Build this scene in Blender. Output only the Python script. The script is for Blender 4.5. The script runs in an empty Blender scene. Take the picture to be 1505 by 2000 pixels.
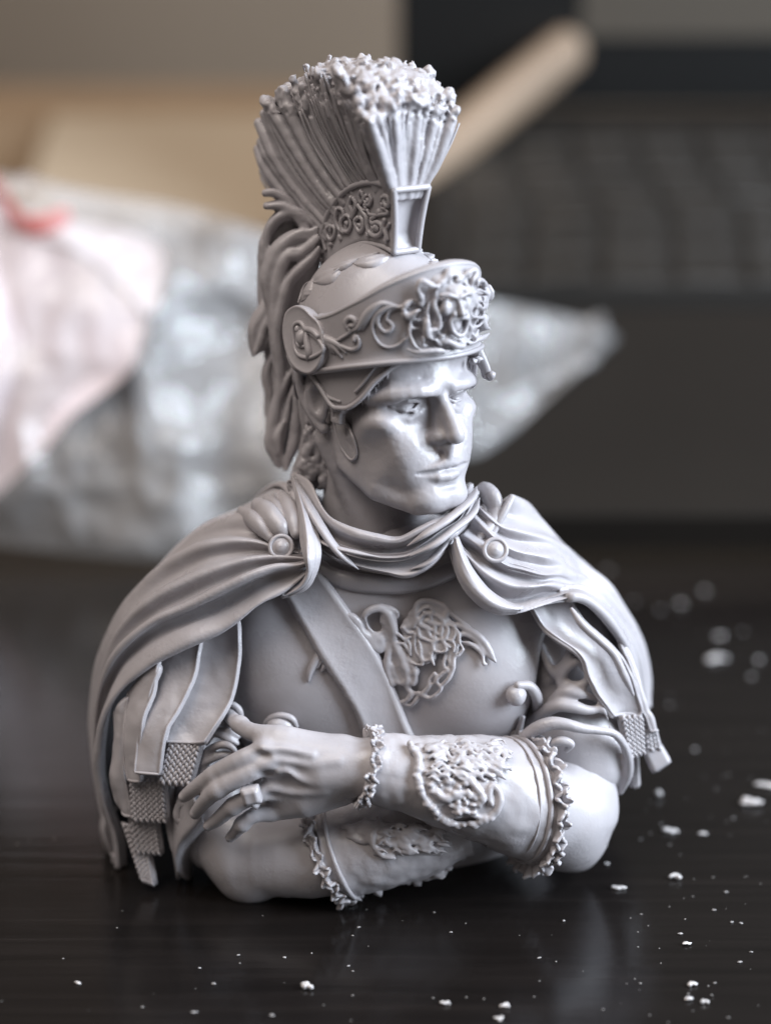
import bpy, math, random
import numpy as np

# ------------------------------------------------------------------ camera, world, lights
# lengths below are in centimetres; meshes are written in metres (CM)
CM = 0.01
F_PX, DIST, PITCH = 3271.0, 24.5, math.radians(18)
_c, _s = math.cos(PITCH), math.sin(PITCH)
FWD = np.array([0, _c, -_s]); UPV = np.array([0, _s, _c])
CAM = np.array([0, 0, 4.9]) - DIST * FWD

scene = bpy.context.scene
COL = scene.collection
cam_d = bpy.data.cameras.new("camera")
cam_o = bpy.data.objects.new("camera", cam_d)
COL.objects.link(cam_o)
cam_o.location = CAM * CM
cam_o.rotation_euler = (math.radians(90) - PITCH, 0, 0)
cam_d.sensor_fit = 'VERTICAL'
cam_d.sensor_height = 24.0
cam_d.lens = 24.0 * F_PX / 2000.0
cam_d.clip_start = 0.01
cam_d.clip_end = 50
cam_d.dof.use_dof = True
cam_d.dof.focus_distance = 22.5 * CM
cam_d.dof.aperture_fstop = cam_d.lens / (0.80 * 10)      # iris 0.80 cm
scene.camera = cam_o

world = bpy.data.worlds.new("World")
scene.world = world
world.use_nodes = True
bgn = world.node_tree.nodes["Background"]
bgn.inputs[0].default_value = (0.87, 0.76, 0.68, 1)
bgn.inputs[1].default_value = 0.18

def area_light(name, loc, target, size, size_y, power, color):
    d = bpy.data.lights.new(name, 'AREA'); d.shape = 'RECTANGLE'
    d.size, d.size_y, d.energy, d.color = size * CM, size_y * CM, power, color
    o = bpy.data.objects.new(name, d); COL.objects.link(o)
    o.location = np.array(loc) * CM
    v = np.array(target, float) - np.array(loc, float)
    import mathutils
    o.rotation_euler = mathutils.Vector(v).to_track_quat('-Z', 'Y').to_euler()
    return o
# the room's window, right and a little behind the bust, and an added warm fill from the upper left
area_light("window_light", (62, -17, 38), (0, -1, 6), 44, 58, 19, (0.79, 0.89, 1.0))
area_light("fill_light", (-26, -22, 76), (0, 0, 4), 60, 60, 6.8, (1.0, 0.91, 0.83))

scene.view_settings.view_transform = 'Standard'
scene.view_settings.look = 'None'
scene.view_settings.exposure = 0.0
scene.view_settings.gamma = 1.0

# ------------------------------------------------------------------ small maths
rng = np.random.default_rng(7)

def at(px, py, Y):
    """the point at depth Y (cm) seen at pixel (px, py) of the 1505 x 2000 photograph"""
    d = FWD + np.array([(px - 752.5) / F_PX, 0, 0]) + (1000 - py) / F_PX * UPV
    return CAM + d * ((Y - CAM[1]) / d[1])
def ground(px, py, z=0.0):
    d = FWD + np.array([(px - 752.5) / F_PX, 0, 0]) + (1000 - py) / F_PX * UPV
    return CAM + d * ((z - CAM[2]) / d[2])
def A(pts): return np.array([at(*p) for p in pts])
def unit(v):
    v = np.asarray(v, float)
    return v / (np.linalg.norm(v, axis=-1, keepdims=True) + 1e-12)

def spline(P, n, closed=False, axis=0):
    """Catmull-Rom through P (k, ...), n samples"""
    P = np.moveaxis(np.asarray(P, float), axis, 0)
    k = len(P)
    if closed:
        t = np.arange(n) / n * k
        i = np.floor(t).astype(int); f = t - i
        idx = lambda j: P[(i + j) % k]
        p0, p1, p2, p3 = idx(-1), idx(0), idx(1), idx(2)
    else:
        if k == 2: P = np.stack([P[0], (P[0] + P[1]) / 2, P[1]]); k = 3
        Q = np.concatenate([[2 * P[0] - P[1]], P, [2 * P[-1] - P[-2]]])
        t = np.linspace(0, k - 1, n)
        i = np.minimum(np.floor(t).astype(int), k - 2); f = t - i
        p0, p1, p2, p3 = Q[i], Q[i + 1], Q[i + 2], Q[i + 3]
    f = f.reshape((-1,) + (1,) * (P.ndim - 1))
    r = 0.5 * (2 * p1 + (p2 - p0) * f + (2 * p0 - 5 * p1 + 4 * p2 - p3) * f ** 2 + (3 * p1 - p0 - 3 * p2 + p3) * f ** 3)
    return np.moveaxis(r, 0, axis)

def resample(P, n, closed=False):
    """points spaced evenly along a smooth line through P"""
    D = spline(P, max(8 * len(P), n), closed)
    if closed: D = np.concatenate([D, D[:1]])
    L = np.concatenate([[0], np.cumsum(np.linalg.norm(np.diff(D, axis=0), axis=1))])
    t = np.linspace(0, L[-1], n + 1 if closed else n)
    R = np.stack([np.interp(t, L, D[:, j]) for j in range(D.shape[1])], 1)
    return R[:-1] if closed else R

_lat = np.random.default_rng(11).random((32, 32, 32)).astype(np.float32) * 2 - 1
def noise(P, scale=1.0, seed=0):
    """smooth value noise in about -1..1"""
    P = np.asarray(P, np.float64) * scale + np.array([seed * 7.31, seed * 3.77, seed * 5.13])
    i = np.floor(P).astype(int); f = P - i; f = f * f * (3 - 2 * f)
    i &= 31; j = (i + 1) & 31
    x0, y0, z0 = i[..., 0], i[..., 1], i[..., 2]; x1, y1, z1 = j[..., 0], j[..., 1], j[..., 2]
    fx, fy, fz = f[..., 0], f[..., 1], f[..., 2]
    l = lambda a, b, t: a + (b - a) * t
    return l(l(l(_lat[x0, y0, z0], _lat[x1, y0, z0], fx), l(_lat[x0, y1, z0], _lat[x1, y1, z0], fx), fy),
             l(l(_lat[x0, y0, z1], _lat[x1, y0, z1], fx), l(_lat[x0, y1, z1], _lat[x1, y1, z1], fx), fy), fz)
def fbm(P, scale, oct=3, seed=0):
    return sum(noise(P, scale * 2 ** o, seed + o) / 2 ** o for o in range(oct)) / 1.6

# ------------------------------------------------------------------ mesh building
BASE = np.array([0.0, -1.0, 0.0])          # the bust's base point: its parts are stored relative to it

class MB:
    """collects vertices (cm) and faces of ONE mesh"""
    def __init__(self): self.v, self.f, self.n = [], [], 0
    def add(self, V, Fc):
        V = np.asarray(V, float)
        self.v.append(V)
        for q in Fc: self.f.append(np.asarray(q, int) + self.n)
        self.n += len(V)
        return self
    def build(self, name, mat, parent=None, origin=None, smooth=True):
        V = np.concatenate(self.v)
        if origin is None: origin = BASE if parent is not None else V.mean(0)
        V = (V - origin) * CM
        me = bpy.data.meshes.new(name)
        quads = [q for q in self.f if q.ndim == 2]
        tot = sum(len(q) for q in quads)
        loops = np.concatenate([q.ravel() for q in quads]).astype(np.int32)
        sizes = np.concatenate([np.full(len(q), q.shape[1]) for q in quads]).astype(np.int32)
        me.vertices.add(len(V)); me.vertices.foreach_set("co", V.astype(np.float32).ravel())
        me.loops.add(len(loops)); me.loops.foreach_set("vertex_index", loops)
        me.polygons.add(tot)
        me.polygons.foreach_set("loop_start", np.concatenate([[0], np.cumsum(sizes)[:-1]]).astype(np.int32))
        me.polygons.foreach_set("use_smooth", np.full(tot, bool(smooth)))
        me.update(calc_edges=True); me.validate()
        me.materials.append(mat)
        o = bpy.data.objects.new(name, me); COL.objects.link(o)
        if parent is not None: o.parent = parent
        else: o.location = np.asarray(origin) * CM
        return o

def grid_faces(nv, nu, closed_u=False, closed_v=False, flip=False):
    i = np.arange(nv if closed_v else nv - 1)[:, None]; j = np.arange(nu if closed_u else nu - 1)[None, :]
    a = i * nu + j; b = i * nu + (j + 1) % nu; c = ((i + 1) % nv) * nu + (j + 1) % nu; d = ((i + 1) % nv) * nu + j
    q = np.stack([a, b, c, d], -1).reshape(-1, 4)
    return q[:, ::-1] if flip else q

def grid_normals(G, closed_u=False):
    if closed_u:
        du = np.roll(G, -1, 1) - np.roll(G, 1, 1)
    else:
        du = np.gradient(G, axis=1)
    dv = np.gradient(G, axis=0)
    return unit(np.cross(du, dv))

def sheet(mb, G, t, front=None, bevel=True):
    """a closed slab from grid G (nv, nu, 3), thickness t behind the surface; t may be an array"""
    nv, nu = G.shape[:2]
    N = grid_normals(G)
    if front is not None:
        if np.mean(np.sum(N * np.asarray(front), -1)) < 0: N = -N
    else:
        if np.mean(np.sum(N * (CAM - G), -1)) < 0: N = -N
    t = np.broadcast_to(np.asarray(t, float), (nv, nu))[..., None]
    M = N
    for _ in range(8):
        Q = np.pad(M, ((1, 1), (1, 1), (0, 0)), mode='edge'); M = unit(Q[1:-1, 1:-1] * 2 + Q[:-2, 1:-1] + Q[2:, 1:-1] + Q[1:-1, :-2] + Q[1:-1, 2:])
    B = G - M * t
    loop = [(0, j) for j in range(nu)] + [(i, nu - 1) for i in range(1, nv)] + [(nv - 1, j) for j in range(nu - 2, -1, -1)] + [(i, 0) for i in range(nv - 2, 0, -1)]
    li = np.array([i * nu + j for i, j in loop]); m = len(li)
    Gf, Bf = G.reshape(-1, 3), B.reshape(-1, 3)
    C = G.mean((0, 1))
    # rounded rim: the middle ring sticks out by 0.45 t
    prv, nxt = np.roll(np.arange(m), 1), np.roll(np.arange(m), -1)
    tan = unit(Gf[li[nxt]] - Gf[li[prv]])
    out = unit(np.cross(tan, N.reshape(-1, 3)[li]))
    inner = Gf[np.array([min(max(i, 1), nv - 2) * nu + min(max(j, 1), nu - 2) for i, j in loop])]
    sg = np.sign(np.sum(out * (Gf[li] - inner), -1)); sg[sg == 0] = 1
    out *= sg[:, None]
    mid = (Gf[li] + Bf[li]) / 2 + out * 0.45 * t.reshape(-1, 1)[li]
    V = np.concatenate([Gf, Bf, mid]); n = nv * nu
    q1 = grid_faces(nv, nu); q2 = q1[:, ::-1] + n
    k = np.arange(m); k2 = (k + 1) % m
    r1 = np.stack([li[k], 2 * n + k, 2 * n + k2, li[k2]], 1)
    r2 = np.stack([2 * n + k, li[k] + n, li[k2] + n, 2 * n + k2], 1)
    mb.add(V, [q1, q2, r1, r2])

def frames(P, up=None, closed=False):
    if closed: T = unit(np.roll(P, -1, 0) - np.roll(P, 1, 0))
    else: T = unit(np.gradient(P, axis=0))
    n = np.empty_like(P)
    ref = np.array([0.31, -0.2, 0.93]) if up is None else np.asarray(up, float)
    if abs(T[0] @ unit(ref)) > 0.95: ref = np.array([1.0, 0.1, 0])
    v = ref - T[0] * (ref @ T[0]); n[0] = unit(v)
    for i in range(1, len(P)):
        v = n[i - 1] - T[i] * (n[i - 1] @ T[i]); n[i] = unit(v)
    return T, n, np.cross(T, n)

def tube(mb, P, r, k=8, n=None, flat=1.0, up=None, closed=False, cap=True, jitter=0.0, seed=0, twist=0.0):
    """round tube along P; r per control point or constant; flat squashes it along the frame's second axis"""
    P = np.asarray(P, float)
    n = n or 6 * len(P)
    r = np.atleast_1d(np.asarray(r, float))
    r = np.interp(np.linspace(0, 1, len(P)), np.linspace(0, 1, len(r)), r) if len(r) > 1 else np.full(len(P), r[0])
    R4 = resample(np.c_[P, r], n, closed)
    P, r = R4[:, :3], np.maximum(R4[:, 3], 1e-4)
    T, N1, N2 = frames(P, up, closed)
    a = np.arange(k) / k * 2 * math.pi
    a = a[None, :] + (np.linspace(0, twist, n)[:, None] if twist else 0)
    G = P[:, None] + (np.cos(a)[..., None] * N1[:, None] + flat * np.sin(a)[..., None] * N2[:, None]) * r[:, None, None]
    if jitter:
        ctr = P[:, None]
        G = ctr + (G - ctr) * (1 + jitter * noise(G, 6, seed))[..., None]
    if closed:
        mb.add(G.reshape(-1, 3), [grid_faces(n, k, True, True)])
        return G
    if cap:
        c0 = P[0] - T[0] * r[0] * .6; c1 = P[-1] + T[-1] * r[-1] * .6
        g0 = P[0] - T[0] * r[0] * .4 + (G[0] - P[0]) * .7; g1 = P[-1] + T[-1] * r[-1] * .4 + (G[-1] - P[-1]) * .7
        G2 = np.concatenate([g0[None], G, g1[None]]); n2 = n + 2
        V = np.concatenate([G2.reshape(-1, 3), [c0, c1]]); j = np.arange(k); j2 = (j + 1) % k
        t0 = np.stack([np.full(k, n2 * k), j2, j], 1); t1 = np.stack([np.full(k, n2 * k + 1), (n2 - 1) * k + j, (n2 - 1) * k + j2], 1)
        mb.add(V, [grid_faces(n2, k, True), t0, t1])
    else:
        mb.add(G.reshape(-1, 3), [grid_faces(n, k, True)])
    return G

_ico = None
def blob(mb, c, r, seed=0, rough=0.25, squash=(1, 1, 1), sub=2, freq=1.4):
    """an irregular lump"""
    global _ico
    import bmesh
    if _ico is None: _ico = {}
    if sub not in _ico:
        b = bmesh.new(); bmesh.ops.create_icosphere(b, subdivisions=sub, radius=1)
        _ico[sub] = (np.array([v.co[:] for v in b.verts]), np.array([[v.index for v in f.verts] for f in b.faces])); b.free()
    V, Fc = _ico[sub]
    V = V * (1 + rough * noise(V, freq, seed))[:, None] * np.asarray(squash) * r + np.asarray(c)
    mb.add(V, [Fc])

# ------------------------------------------------------------------ sculpting in a distance field
class Vox:
    def __init__(self, lo, hi, h, m=.12):
        self.m = m
        self.lo = np.asarray(lo, float); self.h = h
        self.n = np.ceil((np.asarray(hi, float) - self.lo) / h).astype(int) + 1
        self.ax = [(self.lo[i] + h * np.arange(self.n[i])).astype(np.float32) for i in range(3)]
        self.d = np.full(self.n, 5 * m, np.float32)
    def region(self, lo, hi, m):
        i0 = np.clip(np.floor((np.asarray(lo) - m - self.lo) / self.h).astype(int), 0, self.n - 1)
        i1 = np.clip(np.ceil((np.asarray(hi) + m - self.lo) / self.h).astype(int) + 1, 1, self.n)
        if np.any(i1 <= i0): return None, None
        sl = tuple(slice(a, b) for a, b in zip(i0, i1))
        g = np.meshgrid(*[self.ax[k][sl[k]] for k in range(3)], indexing='ij', sparse=True)
        return sl, g
    def merge(self, sl, d, k, op):
        a = self.d[sl]
        if op == 'sub':
            d = -d
            if k > 0:
                h = np.maximum(k - np.abs(a - d), 0) / k
                self.d[sl] = np.maximum(a, d) + h * h * k * .25
            else: self.d[sl] = np.maximum(a, d)
        else:
            if k > 0:
                h = np.maximum(k - np.abs(a - d), 0) / k
                self.d[sl] = np.minimum(a, d) - h * h * k * .25
            else: self.d[sl] = np.minimum(a, d)
    def ell(self, c, r, k=0.05, op='add', M=None):
        """ellipsoid, axes r along the rows of M"""
        c = np.asarray(c, float); r = np.broadcast_to(np.asarray(r, float), (3,))
        M = np.eye(3) if M is None else np.asarray(M, float)
        ext = np.sqrt(((M * r[:, None]) ** 2).sum(0))
        sl, g = self.region(c - ext, c + ext, k + self.m)
        if sl is None: return self
        x, y, z = [g[i] - np.float32(c[i]) for i in range(3)]
        M = M.astype(np.float32)
        q = [(M[i, 0] * x + M[i, 1] * y + M[i, 2] * z) / np.float32(r[i]) for i in range(3)]
        k0 = np.sqrt(q[0] ** 2 + q[1] ** 2 + q[2] ** 2)
        k1 = np.sqrt((q[0] / r[0]) ** 2 + (q[1] / r[1]) ** 2 + (q[2] / r[2]) ** 2)
        d = (k0 * (k0 - 1) / np.maximum(k1, 1e-6)).astype(np.float32)
        self.merge(sl, d, k, op); return self
    def caps(self, P, r, k=0.05, op='add', n=None):
        """tapered capsule chain through P"""
        P = np.asarray(P, float); r = np.atleast_1d(np.asarray(r, float))
        r = np.interp(np.linspace(0, 1, len(P)), np.linspace(0, 1, len(r)), r) if len(r) > 1 else np.full(len(P), r[0])
        if n:
            R4 = resample(np.c_[P, r], n); P, r = R4[:, :3], R4[:, 3]
        lo = (P - r[:, None]).min(0); hi = (P + r[:, None]).max(0)
        sl, g = self.region(lo, hi, k + self.m)
        if sl is None: return self
        shp = tuple(s.stop - s.start for s in sl)
        D = np.full(shp, 9, np.float32); off = [s.start for s in sl]
        for a, b, ra, rb in zip(P[:-1], P[1:], r[:-1], r[1:]):
            m = k + self.m
            s2, g2 = self.region(np.minimum(a - ra, b - rb), np.maximum(a + ra, b + rb), m)
            if s2 is None: continue
            ba = b - a; L2 = max(float(ba @ ba), 1e-9)
            x, y, z = [g2[i] - np.float32(a[i]) for i in range(3)]
            t = np.clip((x * ba[0] + y * ba[1] + z * ba[2]) / L2, 0, 1)
            dd = np.sqrt((x - t * ba[0]) ** 2 + (y - t * ba[1]) ** 2 + (z - t * ba[2]) ** 2) - (ra + (rb - ra) * t)
            ls = tuple(slice(s.start - o, s.stop - o) for s, o in zip(s2, off))
            D[ls] = np.minimum(D[ls], dd)
        self.merge(sl, D, k, op); return self
    def box(self, c, r, rnd=0.02, k=0.02, op='add', M=None):
        c = np.asarray(c, float); r = np.asarray(r, float); M = np.eye(3) if M is None else np.asarray(M, float)
        ext = (np.abs(M) * r[:, None]).sum(0)
        sl, g = self.region(c - ext, c + ext, k + self.m)
        if sl is None: return self
        x, y, z = [g[i] - np.float32(c[i]) for i in range(3)]
        q = [np.abs(M[i, 0] * x + M[i, 1] * y + M[i, 2] * z) - np.float32(r[i] - rnd) for i in range(3)]
        d = np.sqrt(np.maximum(q[0], 0) ** 2 + np.maximum(q[1], 0) ** 2 + np.maximum(q[2], 0) ** 2) + np.minimum(np.maximum(np.maximum(q[0], q[1]), q[2]), 0) - rnd
        self.merge(sl, d.astype(np.float32), k, op); return self
    def rough(self, amp, scale, seed=0, oct=2, lo=None, hi=None):
        sl, g = self.region(self.lo if lo is None else lo, self.lo + self.n * self.h if hi is None else hi, 0)
        d = self.d[sl]; m = np.abs(d) < .25
        idx = np.argwhere(m)
        P = np.stack([g[0][idx[:, 0], 0, 0], g[1][0, idx[:, 1], 0], g[2][0, 0, idx[:, 2]]], 1)
        d[m] += (amp * fbm(P, scale, oct, seed)).astype(np.float32)
        self.d[sl] = d; return self
    def mesh(self):
        """naive surface nets"""
        d = np.pad(self.d, 1, constant_values=1.); n = d.shape; h = self.h
        ins = d < 0
        cnt = sum(ins[i:n[0] - 1 + i, j:n[1] - 1 + j, k:n[2] - 1 + k].astype(np.int8) for i in (0, 1) for j in (0, 1) for k in (0, 1))
        cells = np.argwhere((cnt > 0) & (cnt < 8))
        ids = np.full(cnt.shape, -1, np.int64); ids[tuple(cells.T)] = np.arange(len(cells))
        acc = np.zeros((len(cells), 3)); w = np.zeros(len(cells))
        cor = [np.array(c) for c in ((0,0,0),(1,0,0),(0,1,0),(1,1,0),(0,0,1),(1,0,1),(0,1,1),(1,1,1))]
        for a in range(8):
            for b in range(a + 1, 8):
                if np.abs(cor[a] - cor[b]).sum() != 1: continue
                da = d[tuple((cells + cor[a]).T)]; db = d[tuple((cells + cor[b]).T)]
                m = (da < 0) != (db < 0)
                t = da[m] / (da[m] - db[m])
                acc[m] += cor[a] + t[:, None] * (cor[b] - cor[a]); w[m] += 1
        V = (cells + acc / w[:, None] - 1) * h + self.lo
        Fs = []
        for ax in range(3):
            u, v = (ax + 1) % 3, (ax + 2) % 3
            s0 = [slice(1, -1)] * 3; s1 = [slice(1, -1)] * 3
            s0[ax] = slice(0, -1); s1[ax] = slice(1, None)
            A_, B_ = ins[tuple(s0)], ins[tuple(s1)]
            off = np.array([1, 1, 1]); off[ax] = 0
            for cond, rev in ((A_ & ~B_, False), (~A_ & B_, True)):
                e = np.argwhere(cond) + off
                if not len(e): continue
                eu = np.zeros(3, int); eu[u] = 1; ev = np.zeros(3, int); ev[v] = 1
                q = np.stack([ids[tuple((e - eu - ev).T)], ids[tuple((e - ev).T)], ids[tuple(e.T)], ids[tuple((e - eu).T)]], 1)
                Fs.append(q[:, ::-1] if rev else q)
        return V, np.concatenate(Fs)

def relax(V, Fq, it=2, lam=.5):
    """Laplacian smoothing"""
    for _ in range(it):
        S = np.zeros_like(V); c = np.zeros(len(V))
        for a in range(4):
            np.add.at(S, Fq[:, a], V[Fq[:, (a + 1) % 4]]); np.add.at(c, Fq[:, a], 1)
            np.add.at(S, Fq[:, a], V[Fq[:, (a + 3) % 4]]); np.add.at(c, Fq[:, a], 1)
        V = V + lam * (S / np.maximum(c, 1)[:, None] - V)
    return V

def vnormals(V, Fq):
    n = np.cross(V[Fq[:, 2]] - V[Fq[:, 0]], V[Fq[:, 3]] - V[Fq[:, 1]])
    N = np.zeros_like(V)
    for a in range(4): np.add.at(N, Fq[:, a], n)
    return unit(N)

def tag(o, label=None, cat=None, group=None, kind=None):
    if label: o['label'] = label
    if cat: o['category'] = cat
    if group: o['group'] = group
    if kind: o['kind'] = kind
    return o
def empty(name, loc):
    o = bpy.data.objects.new(name, None); COL.objects.link(o); o.location = np.asarray(loc) * CM
    o.empty_display_size = 0.01
    return o

# ------------------------------------------------------------------ materials
def new_mat(name):
    m = bpy.data.materials.new(name); m.use_nodes = True
    nt = m.node_tree; return m, nt, nt.nodes["Principled BSDF"]
def nd(nt, t, **kw):
    n = nt.nodes.new(t)
    for k, v in kw.items(): setattr(n, k, v)
    return n
def noise_node(nt, scale, detail=3, rough=.55, coord='Object'):
    tc = nd(nt, 'ShaderNodeTexCoord'); n = nd(nt, 'ShaderNodeTexNoise')
    n.inputs['Scale'].default_value = scale; n.inputs['Detail'].default_value = detail; n.inputs['Roughness'].default_value = rough
    nt.links.new(tc.outputs[coord], n.inputs['Vector']); return n
def ramp(nt, src, stops):
    r = nd(nt, 'ShaderNodeValToRGB'); e = r.color_ramp.elements
    while len(e) < len(stops): e.new(0.5)
    for k, (p, c) in enumerate(stops):
        e[k].position = p; e[k].color = c if len(c) == 4 else (*c, 1)
    nt.links.new(src, r.inputs[0]); return r

def resin(name, base, rough_lo, rough_hi, bump, bump_scale, sss=.12, wet=0.52):
    m, nt, b = new_mat(name)
    n1 = noise_node(nt, 55, 4, .6)                        # cloudy tone, about 2 cm across
    r1 = ramp(nt, n1.outputs[0], [(.3, tuple(c * .93 for c in base)), (.7, tuple(min(1, c * 1.06) for c in base))])
    nt.links.new(r1.outputs[0], b.inputs['Base Color'])
    n2 = noise_node(nt, 130, 3, .6)
    r2 = ramp(nt, n2.outputs[0], [(wet - .14, (rough_lo,) * 3), (wet + .02, (rough_hi,) * 3)])
    nt.links.new(r2.outputs[0], b.inputs['Roughness'])
    n3 = noise_node(nt, bump_scale, 2, .5)
    n4 = noise_node(nt, 420, 3, .6)
    r3 = ramp(nt, n2.outputs[0], [(wet - .16, (1, 1, 1)), (wet + .05, (.30, .30, .30))])   # grainy only where wet resin dried
    add = nd(nt, 'ShaderNodeMath', operation='ADD'); mul = nd(nt, 'ShaderNodeMath', operation='MULTIPLY')
    m3 = nd(nt, 'ShaderNodeMath', operation='MULTIPLY')
    mul.inputs[1].default_value = .35
    nt.links.new(n3.outputs[0], m3.inputs[0]); nt.links.new(r3.outputs[0], m3.inputs[1])
    nt.links.new(n4.outputs[0], mul.inputs[0]); nt.links.new(m3.outputs[0], add.inputs[0]); nt.links.new(mul.outputs[0], add.inputs[1])
    bp = nd(nt, 'ShaderNodeBump'); bp.inputs['Strength'].default_value = bump; bp.inputs['Distance'].default_value = 0.0003
    nt.links.new(add.outputs[0], bp.inputs['Height']); nt.links.new(bp.outputs[0], b.inputs['Normal'])
    b.inputs['Subsurface Weight'].default_value = sss
    b.inputs['Subsurface Radius'].default_value = (1.0, .8, .75)
    b.inputs['Subsurface Scale'].default_value = 0.0006
    b.inputs['IOR'].default_value = 1.48
    return m
RESIN = resin("grey_resin", (.335, .316, .332), .23, .40, .13, 2200)
RESIN_CLOTH = resin("grey_resin_cloth", (.335, .316, .332), .23, .42, .24, 1900)
RESIN_SKIN = resin("grey_resin_skin", (.335, .316, .332), .26, .44, .17, 2600)

def proj(P):
    v = np.asarray(P, float) - CAM; z = v @ FWD
    return np.stack([752.5 + F_PX * v[..., 0] / z, 1000 - F_PX * (v @ UPV) / z], -1)

class Surf:
    """a sculpted surface on which reliefs are laid: a grid with outward normals"""
    def __init__(self, G, up=3, out=None, ctr=None, closed_u=False):
        if closed_u:
            G = np.concatenate([G, G[:, :1]], 1)
            if out is None and ctr is None: out = (G - G[:, :-1].mean(1, keepdims=True))
        nv, nu = G.shape[:2]
        H = spline(spline(G, (nv - 1) * up + 1, axis=0), (nu - 1) * up + 1, axis=1) if up > 1 else G
        N = grid_normals(H)
        o = np.asarray(out) if out is not None else (G - ctr if ctr is not None else CAM - G)
        if np.mean(np.sum(grid_normals(G) * o, -1)) < 0: N = -N
        self.P, self.N = H.reshape(-1, 3), N.reshape(-1, 3)
        self.ok = np.sum(self.N * unit(CAM - self.P), -1) > .02
        self.px = proj(self.P)
    @classmethod
    def cloud(cls, V, N):
        s = cls.__new__(cls); s.P, s.N = V, N
        s.ok = np.sum(N * unit(CAM - V), -1) > .02; s.px = proj(V); return s
    def _near(self, px, py):
        d = (self.px[:, 0] - px) ** 2 + (self.px[:, 1] - py) ** 2
        d = np.where(self.ok, d, 1e9)
        i = np.argpartition(d, 14)[:14]; i = i[np.argsort(d[i])]
        dep = (self.P[i] - CAM) @ FWD
        m = np.abs(dep - dep[0]) < .25
        i = i[m]; w = np.exp(-d[i] / (d[i[:5]].mean() * .6 + .5))
        return i, w / w.sum(), d[i[0]]
    def __call__(self, px, py, off=0.0):
        i, w, d0 = self._near(px, py)
        p = w @ self.P[i]; n = unit(w @ self.N[i])
        if d0 < 60:                      # keep to the sight line, unless past the outline
            ray = FWD + np.array([(px - 752.5) / F_PX, 0, 0]) + (1000 - py) / F_PX * UPV
            p = CAM + ray * ((p - CAM) @ FWD)
        return p + n * off
    def normal(self, px, py):
        i, w, _ = self._near(px, py); return unit(w @ self.N[i])
    def line(self, pts, off=0.0, n=None):
        pts = np.asarray(pts, float)
        o = np.broadcast_to(np.asarray(off, float), (len(pts),))
        q = np.c_[pts, o]
        if n: q = resample(q, n)
        return np.array([self(a, b, c) for a, b, c in q])

def zoomed(pts, x0, y0, sc):
    """points read from an enlargement of the photograph"""
    return [(x0 + p[0] / sc, y0 + p[1] / sc) + tuple(p[2:]) for p in pts]
def mirror_u(a): return -a

# ------------------------------------------------------------------ the bust
bust = tag(empty("resin_bust", BASE), "unpainted grey resin bust of a helmeted ancient soldier with folded arms on the black table", "bust")

# head frame: anatomical centimetres (x sideways, y forward, z up; origin between the ears at eye level)
HS = 0.132
def head_frame(yaw, pitch):
    cy, sy = math.cos(yaw), math.sin(yaw)
    ex = np.array([cy, sy, 0]); ey = np.array([sy, -cy, 0]); ez = np.array([0, 0, 1.])
    return np.stack([ex, ey * math.cos(pitch) - ez * math.sin(pitch), ez * math.cos(pitch) + ey * math.sin(pitch)])
HR = head_frame(math.radians(38), math.radians(-3.7))
HO = np.array([-.005, -.8, 6.987])
def hl(P): return HO + HS * (np.asarray(P, float) @ HR)          # head-local -> world cm
def to_hl(W): return (np.asarray(W, float) - HO) @ HR.T / HS
HDET = np.linalg.det(HR) > 0
def hface(Fq): return Fq if HDET else Fq[:, ::-1]

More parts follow.
